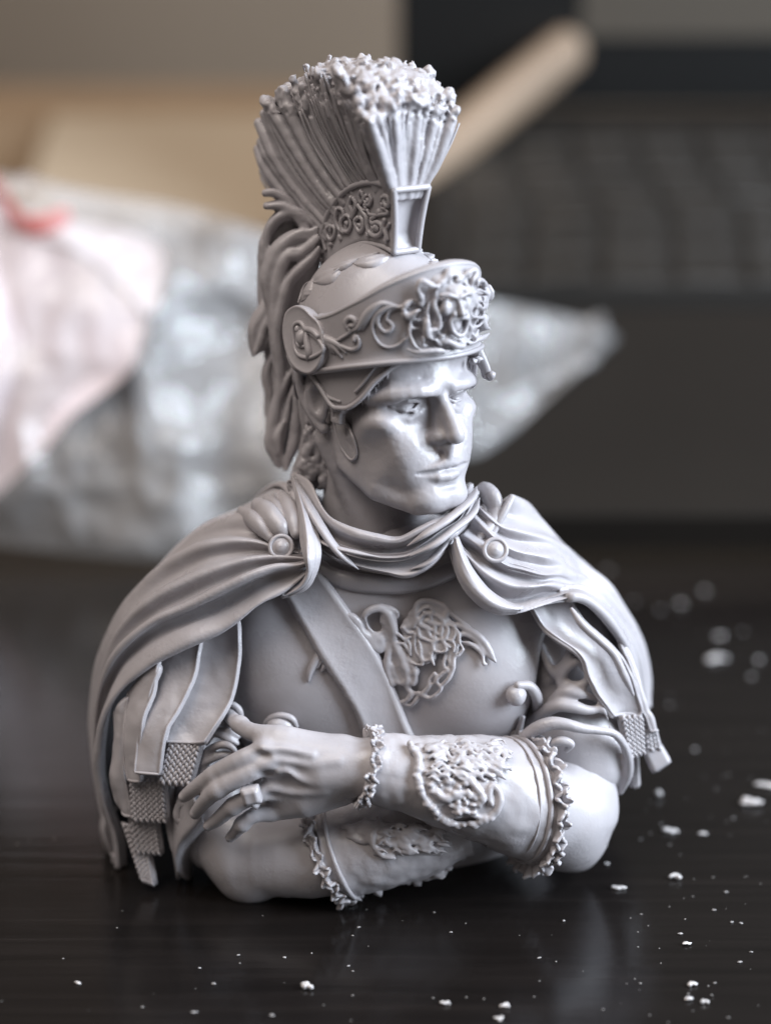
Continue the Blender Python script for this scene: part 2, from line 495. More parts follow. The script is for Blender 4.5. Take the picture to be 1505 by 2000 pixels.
def make_head():
    v = Vox((-9.6, -11, -21), (9.6, 13.2, 9), .125, 1.0)
    S = (-1, 1)
    v.ell((0, -.8, 4), (7.3, 9.3, 8), 0)
    v.ell((0, 2.8, 4.6), (6.2, 6.2, 5), 1.5)
    v.ell((0, 2.6, -2.6), (6.1, 5.9, 8.2), 1.5)
    v.caps([(0, -2.2, -4), (0, -3.0, -12), (0, -3.4, -21)], [5.0, 5.3, 6.0], 1.5)
    for s in S:
        v.caps([(s * 5.7, -.6, -3.5), (s * 5.5, .6, -7.0), (s * 4.7, 4.2, -9.4), (s * 2.4, 7.4, -10.7)], [1.1, 1.35, 1.35, 1.3], 1.6)
        v.caps([(s * 6.2, -2.4, -5), (s * 4, -.5, -12), (s * 1.6, 2.2, -20)], [1.2, 1.1, 1.0], 1.2)
    v.ell((0, 8.2, -10.3), (3.3, 1.9, 1.8), 1.1)
    for s in S:
        v.ell((s * 1.3, 8.9, -10.4), (1.3, 1.0, 1.1), .9)
        v.ell((s * 5.2, 5.4, -2.3), (1.55, 2.2, 1.4), 1.5)                       # cheekbone
        v.ell((s * 4.6, 4.9, -5.0), (2.4, 3.0, 3.6), 1.8)
    v.ell((0, 7.3, -7.2), (4.5, 2.4, 3.2), 1.3)                                  # muzzle
    v.ell((0, 6.6, 3.2), (5.6, 2.4, 2.4), 1.4)                                   # forehead plane
    for s in S:
        v.caps([(s * 6.2, 5.5, .5), (s * 4.8, 7.75, .8), (s * 2.9, 9.1, .95), (s * 1.2, 9.35, 1.0)], [.7, .92, .95, .8], 1.2, n=9)   # brow
        v.ell((s * 7.2, 5.6, 3.0), (1.0, 2.0, 1.6), 1.6, 'sub')                   # temple
    v.ell((0, 8.75, 1.9), (1.7, 1.0, 1.1), .9)
    for s in S:
        v.ell((s * 3.2, 9.2, -.45), (1.95, 1.75, .95), .45, 'sub')              # eye socket
        v.ell((s * 1.9, 9.4, -.7), (.6, .9, 1.0), .5, 'sub')
        v.ell((s * 6.9, 6.6, -5.6), (1.2, 2.0, 2.0), 2.2, 'sub')                 # hollow cheek
    # nose
    v.caps([(0, 8.7, 1.0), (0, 9.5, -.5), (0, 10.7, -2.2), (0, 11.3, -3.4)], [.75, .62, .72, .82], .35)
    v.ell((0, 11.25, -3.75), (.85, .85, .75), .35)
    v.caps([(0, 8.6, 0), (0, 9.2, -2.4), (0, 9.5, -3.7)], [.7, 1.0, 1.08], .6)
    for s in S:
        v.ell((s * 1.05, 9.4, -3.85), (.6, 1.0, .6), .8)
    for s in S:
        v.caps([(s * 2.0, 9.4, -3.8), (s * 2.8, 9.05, -5.4), (s * 3.5, 8.3, -7.2)], [.12, .16, .1], .6, 'sub')    # nasolabial
        v.ell((s * 3.1, 7.4, -5.0), (1.3, 1.3, 2.0), 1.6)                           # cheek pad
    v.caps([(0, 10.3, -4.9), (0, 9.9, -6.3)], [.4, .5], .4)
    v.ell((0, 9.5, -4.9), (.9, .85, .6), .5)
    # lips
    v.caps([(-2.9, 8.8, -7.15), (-1.2, 9.7, -6.85), (-.5, 9.92, -6.62), (0, 9.92, -6.72), (.5, 9.92, -6.62), (1.2, 9.7, -6.85), (2.9, 8.8, -7.15)], [.2, .38, .42, .4, .42, .38, .2], .35)
    v.caps([(-2.3, 8.7, -7.75), (-1.1, 9.65, -7.95), (0, 9.85, -8.0), (1.1, 9.65, -7.95), (2.3, 8.7, -7.75)], [.3, .5, .54, .5, .3], .35)
    v.caps([(-3.3, 8.95, -7.4), (-2.5, 9.5, -7.42), (-1.3, 10.1, -7.32), (0, 10.5, -7.3), (1.3, 10.1, -7.32), (2.5, 9.5, -7.42), (3.3, 8.95, -7.4)], [.14, .36, .26, .14, .26, .34, .10], .12, 'sub', n=15)
    v.ell((0, 10.2, -9.1), (1.5, .7, .36), .5, 'sub')
    # eyes: ball, lids, bag
    for s in S:
        v.ell((s * 3.2, 6.8, -.35), (1.2, 1.2, 1.2), .05)
        v.caps([(s * 1.75, 7.9, -.35), (s * 2.6, 8.2, -.02), (s * 3.5, 8.1, .05), (s * 4.7, 6.95, -.3)], [.2, .3, .32, .25], .10)
        v.caps([(s * 1.8, 7.9, -.55), (s * 2.7, 8.05, -1.0), (s * 3.6, 7.85, -1.02), (s * 4.6, 6.9, -.6)], [.16, .2, .2, .16], .12)
        v.caps([(s * 2.0, 8.2, -1.4), (s * 3.2, 7.9, -1.9), (s * 4.4, 6.9, -1.5)], [.12, .18, .12], .7)
        # brow furrow
    # ears
    for s in S:
        E = lambda y, z, x=7.6: (s * x, y, z)
        v.ell(E(-1.4, .1, 7.7), (.7, 1.9, 3.1), .6)
        v.caps([E(.3, .2, 7.5), E(.0, 2.4, 7.9), E(-1.6, 3.2, 8.5), E(-2.9, 2.2, 8.8), E(-3.0, -.2, 8.5), E(-1.9, -2.4, 8.0), E(-.9, -3.4, 7.5)], [.3, .36, .4, .42, .42, .4, .6], .45, n=18)
        v.caps([E(-.6, 1.6, 8.0), E(-1.8, .8, 8.4), E(-1.8, -1.2, 8.2), E(-.8, -2.2, 7.8)], [.3, .32, .32, .3], .4, n=10)
        v.ell(E(-.7, -.3, 8.4), (.9, .75, 1.5), .2, 'sub'); v.ell(E(-1.9, 1.7, 8.7), (.5, .6, .9), .2, 'sub')
        v.ell(E(.35, -.6, 7.6), (.35, .35, .6), .2)
    v.rough(.05, .5, 3, 2); v.rough(.025, 2.2, 6, 2)
    V, Fq = v.mesh()
    V = relax(V, Fq, 1, .35)
    mb = MB(); mb.add(hl(V), [hface(Fq)])
    return mb.build("head", RESIN_SKIN, bust)
head = make_head()

# ------------------------------------------------------------------ helmet
def interp(x, xs, ys):
    """smooth interpolation of a table"""
    xs = np.asarray(xs, float); ys = np.asarray(ys, float)
    t = np.interp(x, xs, np.arange(len(xs)))
    i = np.clip(np.floor(t).astype(int), 0, len(xs) - 2); f = t - i
    y0, y1, y2, y3 = ys[np.maximum(i - 1, 0)], ys[i], ys[i + 1], ys[np.minimum(i + 2, len(ys) - 1)]
    return .5 * (2 * y1 + (y2 - y0) * f + (2 * y0 - 5 * y1 + 4 * y2 - y3) * f ** 2 + (3 * y1 - y0 - 3 * y2 + y3) * f ** 3)

DOME_C, DOME_R = np.array([0, -.4, 3.0]), np.array([8.5, 10.5, 12.0])
def dome_pt(al, z, off=0.0):
    """on the bowl at angle al (0 = front) and height z (head-local cm)"""
    al = np.asarray(al, float); z = np.asarray(z, float)
    q = np.sqrt(np.clip(1 - np.clip((z - 3) / DOME_R[2], 0, 1) ** 2, 0, 1))
    return np.stack([(DOME_R[0] * q + off) * np.sin(al), DOME_C[1] + (DOME_R[1] * q + off) * np.cos(al), z + off * np.clip((z - 3) / 12, 0, 1)], -1)
def low_edge(al):
    a = np.abs(np.degrees((al + math.pi) % (2 * math.pi) - math.pi))
    return interp(a, [0, 25, 38, 48, 56, 64, 70, 76, 84, 94, 110, 140, 180], [5, 4.6, 3.6, 2.2, .6, -.4, -.6, -.4, 1.2, 2.6, 2.2, -1.5, -3])

def make_helmet():
    mb = MB()
    nu, nv = 180, 40
    al = np.linspace(-math.pi, math.pi, nu)
    t = np.linspace(0, 1, nv)[:, None]
    z0 = low_edge(al)[None]
    z = z0 + (14.97 - z0) * np.sin(t * math.pi / 2)
    G = hl(dome_pt(np.broadcast_to(al, z.shape), z, .15))
    sheet(mb, G, .05, front=(G - hl(DOME_C)))
    bowl = Surf(G, 1, ctr=hl(DOME_C))
    o = mb.build("helmet_bowl", RESIN, bust)
    # rolled rims along the lower edge and the second rim above it
    mb = MB()
    a1 = np.radians(np.linspace(-97, -20, 60))
    tube(mb, hl(dome_pt(a1, low_edge(a1), .35)), .035, 8, 90)
    a2 = np.radians(np.linspace(-60, -26, 30))
    tube(mb, hl(dome_pt(a2, low_edge(a2) + 1.15 + .3 * np.sin(np.linspace(0, 3, 30)), .3)), .022, 6, 50)
    for k in (0, 1):
        P = bowl.line(zoomed([(250 + 60 * k, 890), (350 + 45 * k, 1000), (430 + 70 * k, 1110), (600 + 20 * k, 1150)], 550, 570, 5.375), .01)
        tube(mb, P, .02, 6, 24)
    a3 = np.radians(np.linspace(20, 97, 40))
    tube(mb, hl(dome_pt(a3, low_edge(a3), .35)), .035, 8, 60)
    mb.build("rolled_rim", RESIN, o)
    return o, bowl
helmet, BOWL = make_helmet()

# the tall brow plate
VA = [0, 20, 40, 60, 80, 92, 104, 112]
def visor_edge(a):
    a = np.abs(a)
    zb = interp(a, VA, [4.35, 4.35, 4.2, 3.75, 3.1, 2.7, 2.9, 4.0])
    zt = interp(a, VA, [13.6, 13.2, 12.0, 10.1, 8.5, 8.6, 8.3, 6.5])
    return zb, zt
def visor_grid(nu=150, nv=26, off=0.0):
    a = np.linspace(-112, 112, nu); zb, zt = visor_edge(a)
    t = np.linspace(0, 1, nv)[:, None]
    z = zb + (zt - zb) * t
    ar = np.radians(a)[None]
    wf = np.cos(np.clip(np.abs(ar) * .8, 0, math.pi / 2)) ** 1.5
    rx = 9.1 + .0 * t + off; ry = 11.6 + .9 * t - 1.1 * np.clip(t - .8, 0, 1) + off
    lift = .35 * np.exp(-((t - .0) / .06) ** 2)
    return np.stack([(rx + lift) * np.sin(ar) + 0 * z, -.5 + (ry + lift) * np.cos(ar) + 0 * z, z], -1), wf
def make_visor():
    G, wf = visor_grid(); G = hl(G)
    mb = MB(); sheet(mb, G, .055, front=G - hl((0, 0, 8)))
    # top lip, turned back towards the bowl
    a = np.linspace(-84, 84, 110); zb, zt = visor_edge(a); ar = np.radians(a)
    rows = []
    for s, dz in ((0, .0), (.35, .22), (.8, .28), (1.25, .1)):
        q = np.stack([(9.1 - s) * np.sin(ar), -.5 + (12.3 - s * 1.1) * np.cos(ar), zt + dz], -1); rows.append(hl(q))
    L = np.array(rows); sheet(mb, L, .035, front=np.array([0, 0, 1.]))
    V = mb.build("brow_plate", RESIN, bust)
    mb = MB()
    a = np.linspace(-110, 110, 120); zb, zt = visor_edge(a); ar = np.radians(a)
    tube(mb, hl(np.stack([9.35 * np.sin(ar), -.5 + 11.9 * np.cos(ar), zb + .1], -1)), .035, 8, 200)
    mb.build("edge_roll", RESIN, V)
    return V, Surf(G, 2, ctr=hl((0, 0, 8)))
visor, VIS = make_visor()

def make_rosette():
    """round temple boss with its raised ring, leaf and scrolls"""
    Z = lambda p: zoomed(p, 550, 570, 5.375)
    mb = MB()
    out = [(60, 300), (90, 200), (180, 140), (270, 170), (350, 250), (430, 330), (470, 480), (470, 640), (420, 780), (330, 860), (220, 830), (130, 740), (75, 590), (50, 430)]
    ctr = Z([(250, 500)])[0]
    rim = np.array([VIS(*p) for p in Z(out)])
    # boss disc: a shallow dish, thick enough to stand clear of the bowl
    C = VIS(*ctr); nrm = unit(unit(np.array([-.75, -.6, .12])) + .0)
    rim = np.array([at(px, py, 0) for px, py in Z(out)])
    def on(px, py, h=0):   # plane through C, facing the camera's left
        v = at(px, py, 0) - CAM; s = ((C - CAM) @ nrm) / (v @ nrm); return CAM + v * s + nrm * h
    R = np.array([on(px, py, .0) for px, py in resample(np.array(Z(out)), 56, True)])
    cc = R.mean(0)
    rows = [cc + (R - cc) * f + nrm * h for f, h in ((.02, .05), (.45, .05), (.8, .055), (.93, .065), (.98, .075), (1.0, .05), (1.0, -.02), (.97, -.08))]
    G = np.array(rows)
    mb.add(G.reshape(-1, 3), [grid_faces(8, 56, True)[:, ::-1]])
    b = mb.build("temple_boss", RESIN, visor)
    mb = MB()
    L = lambda p, h=.06: np.array([on(x, y, h) for x, y in Z(p)])
    ring = L([(160, 480), (165, 360), (230, 320), (300, 400), (420, 500), (480, 600), (430, 650), (330, 690), (230, 670), (180, 600)])
    tube(mb, ring, .03, 7, 50, closed=True)
    tube(mb, L([(300, 400), (310, 520), (330, 640), (310, 710)], .07), [.02, .05, .05, .02], 7, 24)
    tube(mb, L([(200, 540), (230, 570), (290, 570)], .06), .025, 6, 14)
    blob(mb, on(*Z([(250, 480)])[0], .06), .085, 2, .3, (1, 1, 1.3))
    blob(mb, on(*Z([(205, 390)])[0], .05), .05, 5, .3)
    tube(mb, L([(270, 360), (300, 390), (370, 410), (430, 470)], .07), [.02, .04, .045, .04], 7, 24)
    mb.build("rosette", RESIN, visor)
    return on
on_boss = make_rosette()

def make_scrolls():
    Z = lambda p: zoomed(p, 550, 570, 5.375)
    mb = MB()
    def sc(p, r, off=.015, n=40): tube(mb, VIS.line(Z(p), off), r, 7, n)
    # acanthus leaf behind the boss
    for k, (e1, e2) in enumerate((((520, 560), (560, 650)), ((560, 580), (640, 690)), ((500, 540), (530, 640)), ((580, 540), (680, 640)))):
        sc([(350, 400), (430, 450 + 8 * k), e1, e2], [.03, .06, .05, .012])
    sc([(430, 450), (540, 535), (640, 570), (740, 605), (810, 570), (815, 500), (780, 460), (770, 510)], [.04, .04, .03, .028, .028, .028, .03, .04])
    sc([(560, 530), (640, 480), (720, 420), (700, 380)], [.025, .025, .025, .03])
    # swept leaf with its curled head
    sc([(700, 380), (680, 320), (720, 270), (780, 300), (770, 350), (720, 350)], [.035, .04, .04, .04, .035, .03])
    for k in range(4):
        sc([(740 + 36 * k, 410 - 4 * k), (820 + 25 * k, 360 - 22 * k), (900 + 20 * k, 230 - 14 * k), (1010 + 10 * k, 140 - 4 * k), (1130, 130), (1230, 170)], [.015, .045, .055, .045, .035, .02])
    # big C scroll with the small curl inside
    sc([(1250, 165), (1150, 150), (1060, 190), (985, 260), (955, 370), (985, 480), (1040, 550), (1120, 580), (1220, 555), (1300, 490)], [.025, .04, .045, .04, .03, .026, .024, .024, .022, .02], n=70)
    sc([(1060, 190), (1010, 270), (1020, 350), (1080, 415), (1140, 400), (1160, 350), (1130, 310), (1100, 280), (1130, 200), (1220, 160)], [.03, .035, .03, .03, .03, .03, .028, .025, .025, .02], n=70)
    sc([(1020, 270), (1000, 330), (1040, 350)], .02)
    # ends of ribbon reaching the mask
    sc([(1220, 160), (1280, 150), (1320, 110), (1400, 105), (1470, 150), (1500, 230)], [.03, .035, .035, .035, .03, .03])
    sc([(1270, 160), (1310, 240), (1330, 330), (1340, 420), (1310, 500)], [.03, .02, .015, .012, .01])
    return mb.build("scroll_relief", RESIN, visor)
make_scrolls()

def make_mask():
    """wild-haired mask in the middle of the brow plate, on its raised cushion"""
    Z = lambda p: zoomed(p, 780, 500, 7.525)
    P = lambda x, y, o=0.0: VIS(*Z([(x, y)])[0], o)
    c = P(760, 760, .0); e = .85
    v = Vox(c - (.95, .8, .85), c + (.75, .7, .95), .0115, .05)
    nrm = VIS.normal(*Z([(760, 760)])[0])
    # cushion
    for (x, y, r, o) in ((760, 720, .28, -.16), (640, 1000, .24, -.16), (960, 620, .28, -.16), (1000, 900, .26, -.16), (480, 700, .2, -.15), (420, 1050, .18, -.14), (1150, 700, .22, -.14), (800, 1150, .18, -.13), (1200, 950, .2, -.12), (1250, 560, .18, -.1), (600, 420, .18, -.12), (880, 400, .2, -.13), (650, 1230, .16, -.1), (950, 1160, .18, -.12)):
        v.ell(P(x, y, o), r, .12)
    # face
    v.ell(P(750, 680, .02), (.17, .17, .26), .08)
    v.ell(P(760, 980, .03), (.115, .12, .13), .05)
    for x, y in ((610, 600), (850, 580)):
        v.ell(P(x, y, .17), (.07, .07, .038), .04, 'sub')
        v.ell(P(x + 8, y + 15, .13), .034, .01)
    v.caps([P(540, 545, .15), P(620, 525, .19), P(700, 560, .19)], .028, .03)
    v.caps([P(760, 555, .2), P(840, 520, .19), P(905, 520, .15)], .026, .03)
    v.caps([P(735, 570, .17), P(755, 700, .21), P(765, 800, .23)], [.03, .034, .045], .03)
    v.ell(P(700, 820, .17), .035, .03); v.ell(P(830, 810, .18), .035, .03)
    for x, y in ((600, 730), (880, 700)): v.ell(P(x, y, .13), (.06, .06, .09), .06)
    # open shouting mouth with bearded ring
    v.ell(P(785, 960, .2), (.055, .08, .05), .03, 'sub')
    v.caps([P(700, 900, .16), P(780, 860, .19), P(860, 880, .17)], .028, .02)
    v.caps([P(700, 830, .16), P(660, 930, .15), P(690, 1070, .15), P(770, 1140, .16), P(840, 1070, .16), P(880, 930, .15), P(870, 840, .16)], .03, .02, n=30)
    # hair, snakes and locks
    locks = [
        [(520, 440), (490, 560), (470, 700), (510, 820), (540, 940), (520, 1050), (430, 1070), (400, 1150), (460, 1200), (560, 1280)],
        [(520, 440), (400, 410), (310, 360), (260, 460), (300, 600), (330, 670)],
        [(410, 640), (380, 760), (360, 870), (270, 920), (180, 930), (160, 1000), (210, 1050), (280, 1040)],
        [(60, 770), (110, 690), (210, 665), (310, 700)], [(60, 780), (100, 870), (200, 840), (280, 780)],
        [(150, 960), (140, 1100), (170, 1200), (210, 1290), (290, 1350)],
        [(120, 1360), (260, 1400), (440, 1370), (560, 1400), (680, 1420)],
        [(390, 860), (370, 1000), (370, 1120), (430, 1190), (520, 1230)],
        [(300, 1150), (330, 1210), (320, 1290), (400, 1310)],
        [(520, 440), (620, 350), (690, 220), (780, 230)],
        [(690, 360), (700, 300), (770, 270), (830, 310), (810, 350), (760, 350)],
        [(700, 380), (790, 400), (900, 420), (960, 480), (1000, 600), (1030, 720), (1000, 800)],
        [(860, 320), (920, 260), (990, 200), (1020, 260), (980, 340), (960, 430)],
        [(680, 470), (760, 450), (880, 470), (940, 560), (920, 700), (900, 850)],
        [(1000, 520), (1050, 480), (1130, 520), (1190, 570), (1130, 600), (1060, 570)],
        [(1040, 420), (1060, 360), (1120, 360), (1180, 420), (1170, 480)],
        [(1050, 640), (1130, 640), (1180, 690), (1140, 740), (1060, 720)],
        [(1190, 540), (1250, 520), (1290, 580), (1260, 680), (1290, 780)],
        [(1250, 440), (1320, 440), (1380, 480), (1400, 600), (1340, 620)],
        [(1290, 480), (1330, 540), (1310, 620)],
        [(960, 740), (950, 850), (1040, 890), (1120, 900), (1100, 1000), (1010, 1060)],
        [(930, 960), (960, 1060), (950, 1160), (1040, 1170), (1090, 1080)],
        [(1130, 820), (1130, 950), (1200, 1060), (1290, 1000), (1290, 860), (1320, 800)],
        [(1210, 800), (1240, 900), (1230, 1000)],
        [(700, 1210), (800, 1200), (930, 1260), (1060, 1200), (1180, 1130)],
        [(560, 1280), (640, 1230), (720, 1270), (820, 1310), (900, 1290)],
        [(900, 900), (890, 1040), (860, 1130)],
        [(590, 1100), (560, 1180), (600, 1260)],
    ]
    for i, l in enumerate(locks):
        pts = np.array(Z(l)); n = 6 * len(l)
        q = resample(pts, n); r = (.026 + .012 * math.sin(i * 2.1)) * np.clip(np.sin(np.linspace(.12, math.pi - .25, n)) * 1.5, .45, 1)
        right = np.clip((q[:, 0] - 905) / 40, 0, 1)
        off = .075 + .03 * np.sin(np.linspace(0, 3, n) + i) + .03 * right
        W = np.array([VIS(min(a, 951), b, o) for (a, b), o in zip(q, off)])
        v.caps(W, r * 1.4, .03)
    for (x, y, r) in ((290, 845, .06), (460, 925, .06), (480, 1135, .055), (235, 1130, .06), (390, 1220, .05), (450, 1262, .05), (1000, 970, .07), (1000, 800, .055), (1130, 430, .045), (985, 1180, .06), (350, 470, .07), (1100, 715, .045), (620, 1325, .05), (890, 1310, .045), (590, 900, .045), (560, 700, .05), (930, 640, .05), (1190, 780, .06), (210, 700, .06), (215, 980, .05), (1290, 700, .05), (1120, 620, .04), (870, 430, .04), (740, 330, .035), (580, 1080, .05)):
        v.ell(P(x, y, .085), r, .02, 'sub')
    v.rough(.010, 9, 5, 2)
    V, Fq = v.mesh(); V = relax(V, Fq, 1, .3)
    mb = MB(); mb.add(V, [Fq])
    return mb.build("mask_emblem", RESIN_SKIN, visor)
make_mask()

def leaf_on(mb, S, p0, p1, w, h, off=.0, side=1.0):
    """an almond leaf with a mid rib, laid on surface S between two pixels"""
    p0, p1 = np.array(p0, float), np.array(p1, float)
    d = (p1 - p0); nrm = np.array([-d[1], d[0]]) / np.linalg.norm(d)
    n, m = 16, 9
    G = np.zeros((n, m, 3))
    for i, t in enumerate(np.linspace(0, 1, n)):
        ww = w * math.sin(math.pi * t ** .85) ** .8 + .4
        for j, s in enumerate(np.linspace(-1, 1, m)):
            q = p0 + d * t + nrm * ww * s + nrm * side * w * .25 * math.sin(math.pi * t)
            hh = h * (1 - abs(s) ** 2.5) * math.sin(math.pi * min(max(t, .04), .96)) ** .6 - (.35 * h if j == m // 2 else 0)
            G[i, j] = S(q[0], q[1], off + hh)
    sheet(mb, G, .06)

def make_leaves():
    for p0, p1, w in (((612, 552), (668, 520), 15), ((690, 515), (765, 498), 13), ((640, 532), (700, 505), 7), ((588, 590), (612, 545), 6)):
        mb = MB(); leaf_on(mb, BOWL, p0, p1, w, .05); mb.build("laurel_leaf", RESIN, helmet)
    mb = MB()
    tube(mb, BOWL.line([(585, 592), (600, 556), (640, 545), (680, 515), (740, 495)], .02), .016, 6, 30)
    mb.build("laurel_stem", RESIN, helmet)
    mb = MB()                      # rough wreath leaves right of the crest, seen edge on
    r = np.random.default_rng(5)
    for i in range(70):
        y = r.uniform(-2, 9.5); x = r.uniform(2.0, 5.2)
        z = 3 + 12 * math.sqrt(max(0, 1 - (x / 8.5) ** 2 - ((y + .4) / 10.5) ** 2))
        blob(mb, hl((x, y, z + .15)), r.uniform(.03, .075), i, .7, (1.2, 1, .9), 2, 2.2)
    mb.build("laurel_wreath", RESIN, helmet)
make_leaves()

# ------------------------------------------------------------------ hinge and cheek strap by the ear
def make_hinge():
    Z = lambda p: zoomed(p, 550, 570, 5.375)
    Yh = -1.62
    n = unit(np.array([-.80, -.6, .05])); u = unit(np.cross([0, 0, 1.], n)); w = np.cross(n, u)
    M = np.stack([u, w, n])
    c = at(662, 804, Yh)
    v = Vox(c - .35, c + .35, .012, .06)
    v.box(c + w * .08, (.145, .075, .07), .03, .02, M=M)
    v.box(c - w * .06 + n * .01, (.105, .1, .06), .025, .03, M=M)
    v.box(c - w * .04 + n * .075, (.05, .045, .04), .015, .02, op='sub', M=M)
    v.caps([c + w * .1 - u * .15, c + w * .1 + u * .15], .06, .03)
    V, Fq = v.mesh(); mb = MB(); mb.add(V, [Fq]); mb.build("hinge", RESIN, helmet)
    # tongue of the chin strap lying on the jaw
    mb = MB()
    HS_ = HEADSURF
    out = [(560, 1360), (640, 1350), (700, 1370), (740, 1450), (780, 1560), (800, 1700), (760, 1760), (700, 1720), (630, 1620), (590, 1500)]
    R = np.array([HS_(x, y, .03) for x, y in resample(np.array(Z(out)), 40, True)])
    tube(mb, R, .022, 6, 60, closed=True)
    cc = R.mean(0)
    G = np.array([cc + (R - cc) * f for f in (.02, .5, 1.0)])
    mb.add(G.reshape(-1, 3), [grid_faces(3, 40, True)])
    mb.build("chin_strap", RESIN, helmet)
    # its twin hangs free beyond the far temple
    mb = MB()
    Yf = -1.25
    tube(mb, A([(925, 680, Yf), (937, 700, Yf), (946, 718, Yf - .05), (950, 735, Yf - .05)]), [.10, .085, .075, .07], 10, 24, flat=.55)
    blob(mb, at(959, 733, Yf - .1), .062, 3, .2)
    tube(mb, A([(948, 735, Yf - .08), (957, 740, Yf - .08), (962, 733, Yf - .08)]), .035, 6, 12)
    for k in range(6): blob(mb, at(929 + k * 1.8, 672 + 7 * k, Yf - .02), .035, k, .4)
    mb.build("cheek_guard", RESIN, helmet)

def head_surface():
    me = head.data; n = len(me.vertices)
    co = np.empty(n * 3, np.float32); me.vertices.foreach_get("co", co)
    no = np.empty(n * 3, np.float32); me.vertices.foreach_get("normal", no)
    return Surf.cloud(co.reshape(-1, 3).astype(float) / CM + BASE, no.reshape(-1, 3).astype(float))
HEADSURF = head_surface()
make_hinge()

# ------------------------------------------------------------------ crest box and plume
SB = [0, .2, .4, .6, .8, 1.0]
def box_rows(s):
    top = np.stack([interp(s, SB, [5.5, 3.3, .2, -3.2, -6.3, -8.6]), interp(s, SB, [20.5, 21.1, 21.0, 20.0, 17.8, 14.6])], -1)
    bot = np.stack([interp(s, SB, [4.3, 2.4, -.8, -4.0, -6.8, -9.2]), interp(s, SB, [14.3, 14.8, 14.9, 13.9, 12.4, 10.6])], -1)
    wt = interp(s, SB, [2.2, 2.1, 1.95, 1.8, 1.6, 1.3]); wb = interp(s, SB, [1.55, 1.55, 1.5, 1.45, 1.35, 1.2])
    return top, bot, wt, wb
def make_crest_box():
    n = 44
    s = np.linspace(0, 1, n); top, bot, wt, wb = box_rows(s)
    f = np.array([0, .12, .3, .5, .7, .88, 1.0])
    def side(sx):
        y = bot[None, :, 0] + (top - bot)[None, :, 0] * f[:, None]; z = bot[None, :, 1] + (top - bot)[None, :, 1] * f[:, None]
        x = sx * (wb[None] + (wt - wb)[None] * f[:, None] - .16 * np.sin(math.pi * f)[:, None])
        return hl(np.stack([x, y, z], -1))
    mb = MB(); near, far = side(-1), side(1)
    ring = np.concatenate([near, far[::-1]], 0)               # rows run round the section
    mb.add(ring.reshape(-1, 3), [grid_faces(len(f) * 2, n, closed_v=True)])
    # front: hollow panel; back: closing face
    for col, dep in ((0, 1.0), (n - 1, 0.0)):
        a, b = near[:, col], far[:, col]
        g = np.array([a + (b - a) * t for t in np.linspace(0, 1, 12)])
        ww = np.sin(math.pi * np.linspace(0, 1, 12))[:, None] * np.sin(math.pi * np.clip(f, .02, .98))[None]
        g = g - (HR[1] * HS * 1.0 * dep) * (np.minimum(ww * 2.2, 1) ** .7)[..., None]
        mb.add(g.reshape(-1, 3), [grid_faces(12, len(f))])
    cb = mb.build("crest_box", RESIN, bust)
    mb = MB()
    for S_, out in ((near, -1), (far, 1)):
        tube(mb, S_[-1], .042, 8, 90); tube(mb, S_[0], .034, 8, 90); tube(mb, S_[:, 0], .045, 8, 30)
    tube(mb, np.stack([near[-1, 0], far[-1, 0]]), .045, 8, 14); tube(mb, np.stack([near[0, 0], far[0, 0]]), .045, 8, 14)
    mb.build("box_rim", RESIN, cb)
    S = Surf(near, 4, out=-HR[0])
    Z = lambda p: zoomed(p, 600, 340, 5.0167)
    mb = MB()
    loops = [[(240, 500), (200, 530), (205, 590), (240, 640), (275, 600), (280, 530), (250, 510), (235, 560)],
             [(300, 340), (290, 440), (320, 530), (370, 570)], [(310, 330), (350, 340), (370, 390), (360, 430), (390, 400), (430, 430), (440, 500), (410, 560), (360, 550), (340, 490), (350, 430)],
             [(440, 220), (425, 290), (450, 360), (445, 430), (480, 350), (490, 290), (460, 230)],
             [(535, 160), (520, 210), (535, 280), (560, 230), (545, 170)],
             [(510, 420), (480, 460), (500, 530), (530, 560), (560, 520), (555, 450), (530, 420)],
             [(590, 200), (570, 250), (610, 300), (640, 250), (620, 200)],
             [(510, 300), (550, 360), (590, 420), (600, 500), (620, 570), (680, 605), (740, 570), (740, 500), (700, 470), (650, 480), (640, 440), (680, 410)],
             [(740, 220), (730, 270), (750, 300)], [(760, 210), (800, 220), (815, 280), (790, 310), (760, 270)],
             [(560, 350), (600, 350), (620, 390), (680, 400), (750, 390), (800, 380), (780, 340), (740, 330)],
             [(770, 440), (760, 520), (790, 600), (780, 660)], [(820, 480), (790, 540), (800, 640)],
             [(110, 640), (130, 720), (160, 760)], [(150, 610), (170, 670), (190, 740)], [(85, 760), (120, 790), (150, 840)],
             [(590, 330), (570, 300), (600, 300)], [(650, 520), (700, 540), (690, 500)]]
    for i, l in enumerate(loops):
        tube(mb, S.line(Z(l), .02), .030 + .006 * math.sin(3 * i), 6, 8 * len(l))
    for (x, y) in ((390, 480), (600, 255), (770, 270), (680, 520), (520, 500), (700, 370), (330, 620), (600, 590), (240, 690)):
        blob(mb, S(*Z([(x, y)])[0], .0), .045, x, .5)
    mb.build("vine_relief", RESIN, cb)
    return cb
make_crest_box()

